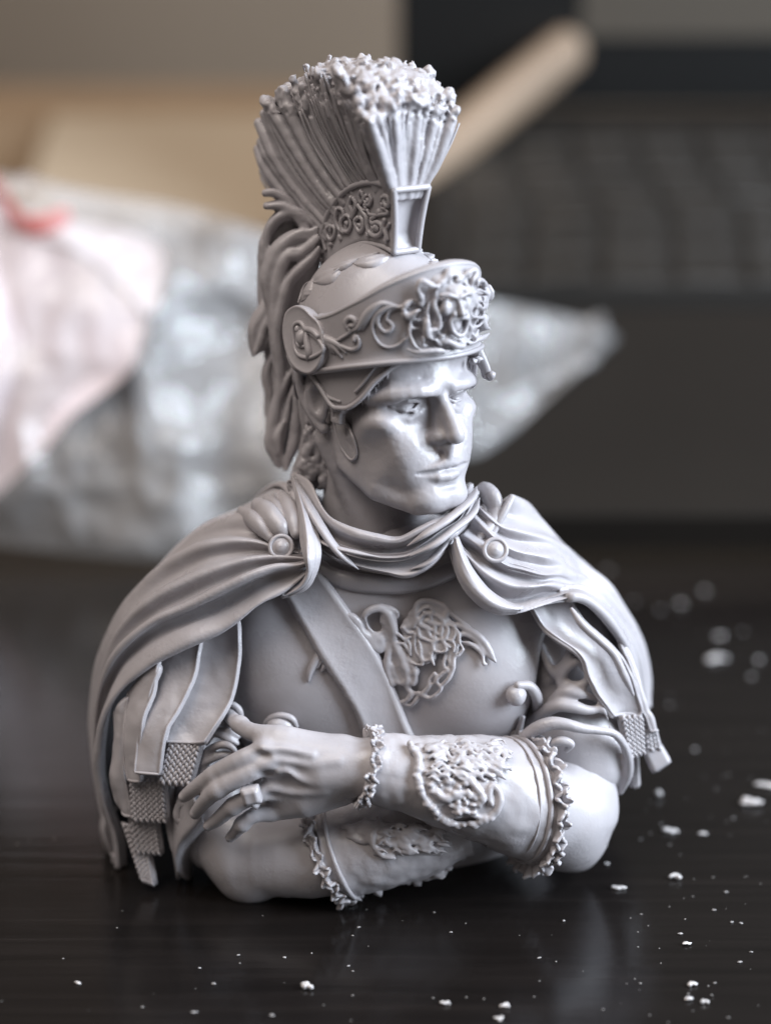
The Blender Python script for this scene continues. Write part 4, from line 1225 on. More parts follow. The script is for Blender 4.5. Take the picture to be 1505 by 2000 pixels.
def make_bracer(axis, xs, rs, seed, tilt=0):
    P = np.array([axis_at(x, axis) for x in xs]); P = resample(P, 60)
    rr = np.interp(np.linspace(0, 1, 60), np.linspace(0, 1, len(rs)), rs)
    T, N1, N2 = frames(P, up=(0, 0, 1))
    k = 72; a = np.arange(k) / k * 2 * math.pi
    G = P[:, None] + (np.cos(a)[None, :, None] * N1[:, None] + np.sin(a)[None, :, None] * N2[:, None]) * rr[:, None, None]
    if tilt: G = G + T[:, None] * (np.cos(a)[None, :, None] * tilt * np.linspace(.15, 1, 60)[:, None, None])
    C = P[:, None]
    d = .045 * fbm(G, 2.4, 3, seed) + .035 * np.abs(fbm(G, 4.5, 3, seed + 4))
    G = C + (G - C) * (1 + d / rr[:, None])[..., None]
    mb = MB()
    inn = C + (G - C) * (1 - .05 / rr[:, None])[..., None]
    R = np.concatenate([inn[::-1], G, ], 0)
    R = np.concatenate([R, R[:1]], 0)
    mb.add(R.reshape(-1, 3), [grid_faces(len(R), k, True)])
    o = mb.build("bracer", RESIN_CLOTH, bust)
    return o, P, T, N1, N2, rr, G

def make_bracers():
    # on the upper forearm
    o, P, T, N1, N2, rr, G = make_bracer(AX_L, [722, 790, 870, 950, 1030], [.46, .52, .64, .74, .83], 3, -.26)
    S = Surf(G, 2, closed_u=True)
    mb = MB()
    for s, ex, r in ((55, .012, .035), (51, .004, .018)):
        a = np.linspace(0, 2 * math.pi, 50, endpoint=False)
        tube(mb, np.array([P[s] - T[s] * math.cos(t) * .26 + (N1[s] * math.cos(t) + N2[s] * math.sin(t)) * (rr[s] + ex) for t in a]), r, 7, 120, closed=True)
    mb.build("piping", RESIN_CLOTH, o)
    fur_band("fur_trim", P[-1] + T[-1] * .02, N1[-1] * (rr[-1] - .02) - T[-1] * .26, N2[-1] * (rr[-1] - .02), o, 26, 3, .23, .085, .075)
    fur_band("fur_trim", P[0] - T[0] * .04, N1[0] * (rr[0] - .02), N2[0] * (rr[0] - .02), o, 17, 4, .17, .065, .065)
    # raised beast on the bracer
    Z = lambda p: zoomed(p, 600, 1340, 2.3154)
    c = S(890, 1530)
    v = Vox(c - (.8, .75, .75), c + (.8, .6, .75), .0145, .05)
    def L(p, r, off=.04, k=.03):
        n = 5 * len(p); W = S.line(Z(p), off, n); v.caps(W, np.interp(np.linspace(0, 1, n), np.linspace(0, 1, len(np.atleast_1d(r))), np.atleast_1d(r)), k)
    L([(470, 285), (500, 330), (495, 390), (500, 440), (530, 500), (570, 550), (620, 590), (690, 610), (770, 605), (830, 580), (862, 530), (860, 480), (830, 450), (815, 490), (830, 530)], [.05, .06, .05, .055, .05, .055, .05, .045, .045, .05, .055, .055, .05, .045, .03], .05)
    L([(500, 380), (560, 390), (600, 385)], [.04, .035, .02])
    L([(690, 540), (740, 570), (800, 590), (830, 570)], [.02, .04, .04, .03], .06)
    r = np.random.default_rng(8)
    for x in range(500, 870, 16):
        for y in range(275, 600, 16):
            if y > 300 + (x - 480) * 1.15 + 120 or (x > 850 and y > 400) or y > 590: continue
            v.ell(S(*Z([(x, y)])[0], -.005), (.06, .05, .06), .02)
    for t in np.linspace(0, 1, 30):
        q = spline(np.array([(470, 285), (500, 330), (495, 390), (500, 440), (530, 500), (570, 550), (620, 590), (690, 610), (770, 605), (830, 580)], float), 31)[int(t * 30)]
        v.ell(S(*Z([tuple(q + r.normal(0, 5, 2))])[0], .07), (r.uniform(.04, .065), .05, r.uniform(.04, .065)), .018)
    for i in range(130):                       # overlapping feathers of the wing
        x = r.uniform(520, 860); y = r.uniform(275, 420) - (x - 690) * .02
        q = [(x, y), (x + 22, y - 6 + r.normal(0, 6)), (x + 46, y + 4 + r.normal(0, 8)), (x + 62, y + 14)]
        L(q, np.array([.014, .026, .026, .010]) * r.uniform(.8, 1.3), .065 + r.uniform(0, .04), .014)
    for i in range(70):                       # rough body and limbs
        x = r.uniform(545, 800); y = r.uniform(420, 570)
        if (x - 660) / 190 + (y - 420) / 260 > 1.25 or y > 430 + (x - 520) * .9: continue
        v.ell(S(*Z([(x, y)])[0], r.uniform(.03, .08)), (r.uniform(.025, .06), .05, r.uniform(.025, .05)), .018)
    L([(560, 470), (620, 500), (690, 480), (750, 500), (780, 540)], [.04, .06, .05, .04, .02], .07)
    L([(730, 430), (760, 460), (790, 500), (770, 530)], [.05, .05, .04, .03], .08)
    L([(840, 340), (870, 350), (860, 380), (820, 385), (790, 370)], [.04, .05, .045, .035, .02], .06)
    for x in range(480, 870, 26): v.ell(S(*Z([(x, 283 + 6 * math.sin(x))])[0], .03), (.05, .05, .04), .03)
    v.rough(.014, 8, 2, 2)
    sdf_part(v, "bracer_relief", RESIN_SKIN, o, 1, .25)
    # on the lower forearm
    o, P, T, N1, N2, rr, G = make_bracer(AX_R, [640, 700, 760, 830, 900], [.64, .64, .62, .58, .5], 8)
    S = Surf(G, 2, closed_u=True)
    mb = MB(); a = np.linspace(0, 2 * math.pi, 50, endpoint=False); s = 6
    tube(mb, np.array([P[s] + (N1[s] * math.cos(t) + N2[s] * math.sin(t)) * (rr[s] + .03) + T[s] * (-.1 * math.cos(t)) for t in a]), .035, 7, 110, closed=True, jitter=.2)
    mb.build("piping", RESIN_CLOTH, o)
    fur_band("fur_trim", P[0], N1[0] * (rr[0] - .03) - T[0] * .12, N2[0] * (rr[0] - .03), o, 21, 6, .19, .075, .07)
    c = S(780, 1640)
    v = Vox(c - (.8, .6, .6), c + (.8, .7, .7), .017, .05)
    def L2(p, r, off=.04, k=.03):
        n = 5 * len(p); W = S.line(Z(p), off, n); v.caps(W, np.interp(np.linspace(0, 1, n), np.linspace(0, 1, len(np.atleast_1d(r))), np.atleast_1d(r)), k)
    L2([(330, 655), (295, 670), (300, 715), (340, 760), (390, 770)], [.04, .05, .05, .045, .03], .05)
    L2([(330, 655), (330, 620), (320, 600)], [.03, .03, .02], .04)
    for x in range(310, 600, 18):
        for y in range(640, 760, 18): v.ell(S(*Z([(x, y)])[0], .0), (.06, .05, .06), .02)
    for i in range(90):
        x = r.uniform(315, 600); y = 640 + r.uniform(0, 110) - (x - 330) * .08
        q = [(x, y), (x + 24, y - 3 + r.normal(0, 5)), (x + 50, y + 10 + r.normal(0, 6))]
        L2(q, np.array([.016, .03, .012]) * r.uniform(.8, 1.3), .06 + r.uniform(0, .05), .02)
    for i in range(20):
        x = r.uniform(120, 330); y = r.uniform(590, 700)
        L2([(x, y), (x + 40, y + 10 + r.normal(0, 8)), (x + 80, y + 30)], [.02, .035, .015], .01, .06)
    v.rough(.012, 7, 2, 2)
    sdf_part(v, "bracer_relief", RESIN_SKIN, o, 1, .25)
    # ragged lower edge
    mb = MB()
    for i in range(60):
        t = r.uniform(.05, 1); j = int(t * 59); a = r.uniform(math.pi * .85, math.pi * 1.25)
        blob(mb, P[j] + (N1[j] * math.cos(a) + N2[j] * math.sin(a)) * (rr[j] + .0), r.uniform(.04, .09), i, .6, (1.3, 1, 1), 2, 2)
    mb.build("fur_edge", RESIN_CLOTH, o)
    mb = MB()
    for i in range(30):
        x = r.uniform(860, 1000); q = axis_at(x, AX_L); f = (x - 722) / 308
        blob(mb, q + np.array([0, .12, -(.46 + .36 * f) - .01]), r.uniform(.04, .08), i + 100, .6, (1.3, 1, 1), 2, 2)
    mb.build("fur_edge", RESIN_CLOTH, o)
make_bracers()

# ------------------------------------------------------------------ cloak and scarf
def loft(rows, nu, nv):
    R = np.array([spline(A(r), nu) for r in rows])
    return spline(R, nv)
def cloth_detail(G, amp, seed, along=1.2, across=7.0):
    """fine creases that run along the folds"""
    nv, nu = G.shape[:2]
    N = grid_normals(G)
    if np.mean(np.sum(N * (CAM - G), -1)) < 0: N = -N
    i, j = np.mgrid[0:nv, 0:nu].astype(float)
    q = np.stack([i / nv * across * 2.2, j / nu * along * 2.2, np.full_like(i, seed)], -1)
    d = amp * fbm(q, 1.0, 3, seed) + amp * .6 * fbm(G, 3.0, 3, seed + 1) + amp * .12 * fbm(G, 14, 2, seed + 2)
    return G + N * d[..., None]
def fold_sheet(name, rows, nu, nv, t, seed, amp=.022, mat=None, parent=None, calm=None, ridges=None):
    G = loft(rows, nu, nv)
    if calm is not None:                 # from column calm on, replace the drawn rows by evenly spread folds
        R = np.array([A(r) for r in rows]); k, m = R.shape[:2]
        f = np.linspace(0, 1, k); top = calm[1]
        E = R.copy()
        for j in range(m):
            w = min(max((j - calm[0]) / 2.5, 0), 1)
            idx = np.arange(1, top + 1); g = ((idx - 1) / (top - 1))[:, None]
            mid = (R[1, j] + R[top, j]) / 2 + np.array([0, -calm[2], calm[2] * .3])
            even = R[1, j] * (1 - g) ** 2 + 2 * mid * g * (1 - g) + R[top, j] * g ** 2
            E[1:top + 1, j] = R[1:top + 1, j] * (1 - w) + even * w
        H = spline(np.array([spline(E[i], nu) for i in range(k)]), nv)
        N = grid_normals(H)
        if np.mean(np.sum(N * (CAM - H), -1)) < 0: N = -N
        u = np.linspace(0, m - 1, nu)[None]; vv = np.linspace(0, k - 1, nv)[:, None]
        w = np.clip((u - calm[0]) / 3.5, 0, 1) * np.clip((vv - 1.6) / 1.6, 0, 1) * np.clip((top - vv) / 1.5, 0, 1)
        H = H + N * (w * calm[3] * np.sin(vv * 1.95 + .35 * np.sin(u * .9) + .10 * u))[..., None]
        G = H
    if ridges is not None:               # (row profile, amplitude, column where they reach full depth)
        m = len(rows[0]); u = np.linspace(0, m - 1, nu)[None]; vv = np.linspace(0, len(rows) - 1, nv)
        pr = interp(vv, np.arange(len(ridges[0])), ridges[0])[:, None]
        N = grid_normals(relax_grid(G, 20))
        if np.mean(np.sum(N * (CAM - G), -1)) < 0: N = -N
        G = G + N * (pr * ridges[1] * np.clip(u / ridges[2], 0, 1) * (.75 + .25 * np.sin(u * 1.3 + vv[:, None])))[..., None]
    G = relax_grid(cloth_detail(G, amp, seed), 2)
    mb = MB(); sheet(mb, G, t)
    return mb.build(name, mat or RESIN_CLOTH, parent or bust), Surf(G, 1)

def make_cloak_left():
    """picture left: folds gathered at the brooch, falling over the shoulder to the table"""
    tail = lambda Y: []
    rows = [
      # underside of the hem
      [(575, 1128, -1.75), (548, 1140, -1.85), (508, 1160, -1.9), (472, 1186, -1.9), (434, 1210, -1.9), (378, 1232, -1.85), (322, 1262, -1.8), (270, 1302, -1.7), (234, 1345, -1.65), (210, 1398, -1.6), (200, 1470, -1.55), (202, 1530, -1.5), (214, 1600, -1.5), (230, 1650, -1.5), (238, 1690, -1.5)],
      [(600, 1120, -2.2), (557, 1154, -2.3), (510, 1178, -2.34), (473, 1206, -2.34), (433, 1232, -2.3), (375, 1255, -2.24), (316, 1284, -2.16), (261, 1324, -2.06), (225, 1361, -1.98), (201, 1408, -1.9), (191, 1468, -1.85), (192, 1512, -1.82), (206, 1580, -1.8), (226, 1636, -1.78), (231, 1694, -1.76)],
      [(598, 1112, -2.18), (560, 1136, -2.22), (515, 1155, -2.22), (473, 1180, -2.2), (430, 1202, -2.16), (372, 1222, -2.1), (313, 1250, -2.02), (259, 1290, -1.92), (224, 1332, -1.84), (200, 1386, -1.77), (190, 1455, -1.72), (191, 1510, -1.7), (205, 1580, -1.68), (225, 1640, -1.66), (229, 1694, -1.66)],
      [(600, 1106, -2.2), (572, 1118, -2.2), (528, 1128, -2.14), (478, 1150, -2.10), (425, 1178, -2.06), (365, 1204, -1.99), (308, 1230, -1.9), (256, 1268, -1.8), (222, 1308, -1.74), (199, 1366, -1.66), (189, 1440, -1.6), (190, 1505, -1.58), (204, 1580, -1.58), (224, 1642, -1.58), (228, 1695, -1.58)],
      [(602, 1098, -2.25), (580, 1104, -2.3), (538, 1108, -2.28), (486, 1126, -2.26), (428, 1154, -2.2), (366, 1184, -2.1), (304, 1212, -1.98), (254, 1250, -1.86), (220, 1292, -1.76), (197, 1352, -1.66), (187, 1432, -1.58), (189, 1500, -1.54), (203, 1578, -1.52), (223, 1642, -1.52), (227, 1695, -1.52)],
      [(600, 1094, -2.15), (574, 1096, -2.1), (530, 1098, -2.05), (480, 1112, -2.0), (424, 1136, -1.92), (362, 1164, -1.82), (302, 1194, -1.72), (252, 1232, -1.6), (218, 1276, -1.5), (196, 1340, -1.4), (186, 1424, -1.35), (188, 1496, -1.34), (202, 1576, -1.34), (222, 1640, -1.34), (226, 1695, -1.34)],
      [(596, 1090, -2.15), (566, 1088, -2.12), (520, 1088, -2.06), (470, 1096, -2.0), (414, 1114, -1.92), (352, 1142, -1.8), (296, 1174, -1.66), (248, 1214, -1.5), (216, 1260, -1.38), (194, 1328, -1.26), (184, 1416, -1.2), (187, 1492, -1.2), (201, 1574, -1.2), (221, 1638, -1.2), (225, 1695, -1.2)],
      [(590, 1086, -2.0), (556, 1082, -1.9), (508, 1076, -1.8), (458, 1080, -1.72), (400, 1094, -1.62), (340, 1120, -1.48), (288, 1152, -1.34), (244, 1196, -1.2), (213, 1246, -1.08), (192, 1318, -.98), (183, 1410, -.95), (186, 1488, -.95), (200, 1572, -.95), (220, 1636, -.95), (225, 1694, -.95)],
      [(584, 1080, -2.0), (544, 1072, -1.95), (500, 1058, -1.85), (450, 1056, -1.72), (392, 1068, -1.52), (336, 1098, -1.3), (284, 1136, -1.1), (241, 1184, -.92), (211, 1240, -.8), (191, 1312, -.74), (182, 1405, -.72), (186, 1485, -.72), (200, 1570, -.72), (220, 1634, -.72), (225, 1692, -.72)],
      [(580, 1072, -1.85), (532, 1056, -1.7), (486, 1040, -1.55), (436, 1040, -1.38), (382, 1054, -1.16), (330, 1088, -.96), (281, 1132, -.76), (240, 1182, -.62), (210, 1239, -.54), (191, 1311, -.5), (183, 1404, -.5), (187, 1484, -.5), (201, 1568, -.5), (221, 1632, -.5), (226, 1690, -.5)],
      [(586, 1052, -1.9), (548, 1026, -1.75), (500, 1008, -1.5), (448, 1010, -1.25), (392, 1030, -.9), (336, 1076, -.6), (286, 1130, -.4), (244, 1182, -.3), (214, 1240, -.22), (196, 1312, -.2), (188, 1404, -.2), (192, 1484, -.2), (206, 1566, -.2), (224, 1630, -.2), (230, 1688, -.2)],
      [(582, 1030, -1.7), (548, 1004, -1.45), (505, 992, -1.15), (452, 1000, -.85), (396, 1026, -.5), (342, 1076, -.2), (296, 1132, .05), (258, 1186, .15), (230, 1244, .25), (212, 1314, .3), (204, 1404, .3), (208, 1484, .3), (220, 1562, .3), (238, 1624, .3), (244, 1680, .3)],
      [(576, 1004, -1.5), (552, 980, -1.2), (520, 968, -.8), (476, 986, -.3), (424, 1024, .1), (372, 1080, .5), (330, 1140, .8), (296, 1196, 1.0), (270, 1256, 1.1), (256, 1322, 1.15), (250, 1404, 1.15), (254, 1480, 1.15), (266, 1554, 1.15), (282, 1610, 1.15), (290, 1660, 1.15)],
      [(575, 980, -1.2), (556, 962, -.8), (530, 958, -.2), (500, 985, .4), (460, 1030, .9), (420, 1090, 1.3), (390, 1150, 1.6), (366, 1210, 1.7), (350, 1268, 1.75), (342, 1330, 1.75), (340, 1404, 1.75), (344, 1474, 1.75), (354, 1540, 1.75), (366, 1590, 1.75), (372, 1630, 1.75)],
    ]
    o, S = fold_sheet("cloak", rows, 130, 190, .07, 3, .022, ridges=([0, .7, 0, -1, 1, -.8, .8, -1, .9, -.8, 0, .5, 0, .3], .085, 5.0))
    o['label'] = "cloak half gathered at the brooch and falling to the table"
    # gathers above the brooch, running up to the collar
    mb = MB()
    for p, r in (([(500, 985, -1.1), (520, 1000, -1.5), (545, 1030, -1.8), (556, 1046, -1.9)], [.10, .16, .15, .08]),
                 ([(545, 968, -1.0), (560, 990, -1.4), (572, 1020, -1.75), (578, 1045, -1.95)], [.10, .15, .14, .08]),
                 ([(520, 975, -1.0), (538, 990, -1.4), (560, 1020, -1.75)], [.08, .10, .07]),
                 ([(470, 998, -1.1), (500, 1020, -1.6), (530, 1052, -1.85)], [.08, .13, .07])):
        tube(mb, A(p), r, 12, 40, flat=.8, jitter=.08)
    mb.build("gathers", RESIN_CLOTH, o)
    # the cloak's inner lining seen behind, at the left foot
    mb = MB()
    rows = [[(205, 1570, -1.3), (197, 1590, -1.25), (196, 1625, -1.2), (205, 1660, -1.2), (222, 1680, -1.2)],
            [(215, 1575, -1.6), (206, 1595, -1.62), (203, 1625, -1.62), (212, 1655, -1.6), (226, 1672, -1.55)],
            [(228, 1580, -1.5), (222, 1600, -1.5), (222, 1630, -1.5), (228, 1660, -1.45), (234, 1680, -1.4)]]
    sheet(mb, cloth_detail(loft(rows, 30, 24), .02, 5), .06)
    mb.build("hem_fold", RESIN_CLOTH, o)
    return o
cloak_left = make_cloak_left()

def make_cloak_right():
    rows = [
      [(884, 1068, -1.7), (902, 1112, -1.8), (922, 1146, -1.85), (948, 1168, -1.9), (978, 1180, -1.9), (1010, 1178, -1.85), (1046, 1168, -1.75), (1086, 1158, -1.6), (1124, 1152, -1.5), (1164, 1172, -1.35), (1204, 1218, -1.2), (1232, 1272, -1.1), (1244, 1336, -1.0), (1252, 1388, -1.0)],
      [(879, 1068, -2.1), (891, 1119, -2.22), (912, 1158, -2.3), (942, 1187, -2.34), (974, 1201, -2.34), (1009, 1199, -2.3), (1048, 1188, -2.2), (1089, 1174, -2.06), (1127, 1166, -1.94), (1163, 1186, -1.8), (1203, 1232, -1.62), (1231, 1284, -1.46), (1242, 1342, -1.34), (1252, 1392, -1.3)],
      [(884, 1066, -2.1), (898, 1112, -2.2), (918, 1148, -2.26), (948, 1174, -2.28), (980, 1186, -2.28), (1013, 1184, -2.24), (1052, 1172, -2.14), (1092, 1158, -2.02), (1131, 1154, -1.9), (1168, 1176, -1.74), (1207, 1222, -1.56), (1236, 1274, -1.4), (1248, 1336, -1.27), (1257, 1390, -1.24)],
      [(886, 1066, -1.9), (906, 1104, -1.92), (930, 1136, -1.98), (960, 1158, -2.0), (990, 1170, -1.98), (1022, 1168, -1.94), (1060, 1156, -1.84), (1096, 1148, -1.74), (1132, 1146, -1.66), (1170, 1168, -1.5), (1209, 1212, -1.36), (1239, 1264, -1.2), (1252, 1328, -1.1), (1260, 1388, -1.1)],
      [(890, 1062, -2.0), (917, 1090, -2.12), (945, 1117, -2.2), (975, 1135, -2.22), (1005, 1145, -2.18), (1040, 1146, -2.12), (1075, 1140, -2.02), (1104, 1142, -1.86), (1136, 1134, -1.8), (1173, 1154, -1.62), (1211, 1199, -1.44), (1245, 1250, -1.24), (1261, 1316, -1.1), (1266, 1386, -1.08)],
      [(895, 1056, -1.75), (925, 1078, -1.82), (955, 1102, -1.9), (985, 1118, -1.9), (1020, 1128, -1.86), (1055, 1134, -1.8), (1085, 1131, -1.72), (1110, 1131, -1.6), (1145, 1124, -1.5), (1180, 1146, -1.32), (1215, 1191, -1.16), (1250, 1245, -1.0), (1266, 1312, -.9), (1269, 1384, -.9)],
      [(905, 1045, -1.85), (935, 1065, -2.0), (965, 1088, -2.07), (990, 1104, -2.06), (1021, 1112, -2.02), (1055, 1121, -1.94), (1086, 1122, -1.84), (1113, 1120, -1.72), (1147, 1118, -1.56), (1180, 1140, -1.34), (1215, 1188, -1.14), (1251, 1243, -.94), (1268, 1308, -.82), (1271, 1381, -.82)],
      [(915, 1030, -1.6), (945, 1050, -1.72), (975, 1074, -1.76), (1002, 1092, -1.74), (1036, 1102, -1.68), (1070, 1108, -1.58), (1100, 1108, -1.46), (1128, 1109, -1.3), (1156, 1117, -1.16), (1186, 1142, -1.0), (1217, 1189, -.88), (1253, 1243, -.74), (1270, 1306, -.68), (1272, 1378, -.68)],
      [(925, 1010, -1.6), (950, 1035, -1.8), (980, 1062, -1.86), (1009, 1076, -1.82), (1040, 1082, -1.74), (1073, 1088, -1.62), (1104, 1094, -1.42), (1132, 1103, -1.2), (1159, 1115, -1.02), (1188, 1142, -.86), (1218, 1188, -.74), (1254, 1242, -.6), (1271, 1305, -.54), (1273, 1376, -.54)],
      [(930, 1000, -1.4), (952, 1022, -1.55), (982, 1048, -1.55), (1010, 1058, -1.5), (1042, 1062, -1.4), (1076, 1070, -1.24), (1106, 1082, -1.04), (1134, 1098, -.86), (1161, 1114, -.74), (1189, 1141, -.64), (1219, 1187, -.54), (1255, 1241, -.44), (1272, 1304, -.4), (1273, 1374, -.4)],
      [(936, 990, -1.45), (958, 1012, -1.62), (985, 1030, -1.62), (1012, 1036, -1.56), (1044, 1044, -1.4), (1078, 1054, -1.14), (1108, 1071, -.9), (1136, 1094, -.7), (1162, 1113, -.56), (1190, 1141, -.46), (1220, 1187, -.36), (1255, 1241, -.28), (1272, 1304, -.24), (1273, 1372, -.24)],
      [(944, 1000, -1.2), (964, 996, -1.3), (990, 1006, -1.3), (1014, 1016, -1.2), (1046, 1030, -1.0), (1078, 1047, -.78), (1108, 1067, -.56), (1136, 1092, -.4), (1162, 1113, -.3), (1190, 1141, -.22), (1220, 1188, -.14), (1254, 1242, -.08), (1270, 1305, -.05), (1271, 1370, -.05)],
      [(952, 1018, -1.15), (972, 988, -1.3), (996, 968, -1.3), (1016, 974, -1.1), (1040, 988, -.8), (1062, 1016, -.5), (1090, 1050, -.3), (1122, 1080, -.1), (1152, 1106, 0), (1182, 1138, .1), (1212, 1188, .2), (1244, 1246, .3), (1258, 1308, .35), (1258, 1368, .35)],
      [(948, 1012, -.8), (966, 988, -.9), (990, 972, -.8), (1010, 980, -.5), (1030, 996, -.1), (1050, 1026, .2), (1074, 1064, .5), (1102, 1100, .8), (1130, 1130, .95), (1156, 1164, 1.1), (1180, 1210, 1.2), (1204, 1262, 1.25), (1214, 1316, 1.25), (1214, 1366, 1.25)],
      [(940, 1010, -.2), (955, 1000, -.1), (970, 1000, .2), (985, 1012, .6), (1000, 1036, 1.0), (1014, 1070, 1.3), (1030, 1110, 1.6), (1050, 1150, 1.75), (1070, 1186, 1.8), (1088, 1222, 1.85), (1104, 1264, 1.85), (1116, 1306, 1.85), (1120, 1350, 1.85), (1120, 1390, 1.85)],
    ]
    o, S = fold_sheet("cloak", rows, 130, 190, .07, 8, .022, calm=(5.5, 12, .12, .11))
    o['label'] = "cloak half on the brighter shoulder, swept up in a peak beside the chin"
    mb = MB()
    tube(mb, A([(930, 975, -1.0), (948, 962, -1.1), (962, 976, -1.25), (968, 1000, -1.35), (955, 1030, -1.55), (930, 1056, -1.75)]), [.10, .15, .16, .14, .12, .07], 12, 50, flat=.75, jitter=.08)
    tube(mb, A([(950, 1062, -1.7), (966, 1034, -1.6), (984, 1000, -1.48), (1000, 970, -1.36)]), [.05, .05, .06, .05], 9, 30, jitter=.08)
    mb.build("gathers", RESIN_CLOTH, o)
    # turned-back edge
    rows = [[(879, 1066, -2.12), (890, 1120, -2.26), (911, 1160, -2.36), (942, 1189, -2.4), (974, 1202, -2.4), (1009, 1200, -2.34)],
            [(885, 1060, -2.2), (899, 1112, -2.36), (921, 1150, -2.46), (951, 1177, -2.5), (981, 1190, -2.48), (1013, 1192, -2.40)],
            [(892, 1052, -2.2), (910, 1102, -2.34), (933, 1140, -2.42), (961, 1165, -2.44), (990, 1180, -2.42), (1017, 1186, -2.36)],
            [(896, 1048, -2.05), (916, 1098, -2.15), (940, 1134, -2.22), (967, 1160, -2.24), (996, 1176, -2.24), (1020, 1183, -2.26)]]
    mb = MB(); sheet(mb, cloth_detail(loft(rows, 60, 26), .012, 4), .06)
    mb.build("turned_edge", RESIN_CLOTH, o)
    return o
cloak_right = make_cloak_right()

def make_cloak_back():
    rows = [[(575, 985, -.9), (620, 985, .1), (700, 1010, .7), (780, 1015, .8), (860, 1010, .6), (920, 995, .1), (950, 1005, -.8)],
            [(530, 958, .0), (600, 1000, .9), (690, 1040, 1.5), (780, 1050, 1.7), (880, 1045, 1.5), (940, 1020, 1.0), (975, 1000, .2)],
            [(430, 1080, 1.2), (540, 1120, 1.8), (660, 1150, 2.1), (780, 1160, 2.2), (900, 1150, 2.1), (990, 1130, 1.9), (1050, 1140, 1.7)],
            [(360, 1250, 1.7), (500, 1290, 2.1), (640, 1310, 2.3), (780, 1320, 2.4), (900, 1310, 2.3), (1010, 1290, 2.1), (1100, 1270, 1.8)],
            [(350, 1420, 1.7), (490, 1450, 2.1), (630, 1470, 2.3), (780, 1480, 2.4), (900, 1470, 2.3), (1020, 1440, 2.1), (1120, 1390, 1.8)],
            [(372, 1600, 1.7), (500, 1615, 2.1), (640, 1620, 2.3), (780, 1620, 2.4), (900, 1620, 2.3), (1020, 1610, 2.1), (1110, 1560, 1.8)]]
    G = loft(rows, 80, 60)
    N = grid_normals(G); i = np.arange(80)
    G = G + N * (.06 * np.sin(i * .62))[None, :, None]
    mb = MB(); sheet(mb, G, .09)
    o = mb.build("cloak", RESIN_CLOTH, bust)
    o['label'] = "cloak back hanging behind the shoulders"
make_cloak_back()

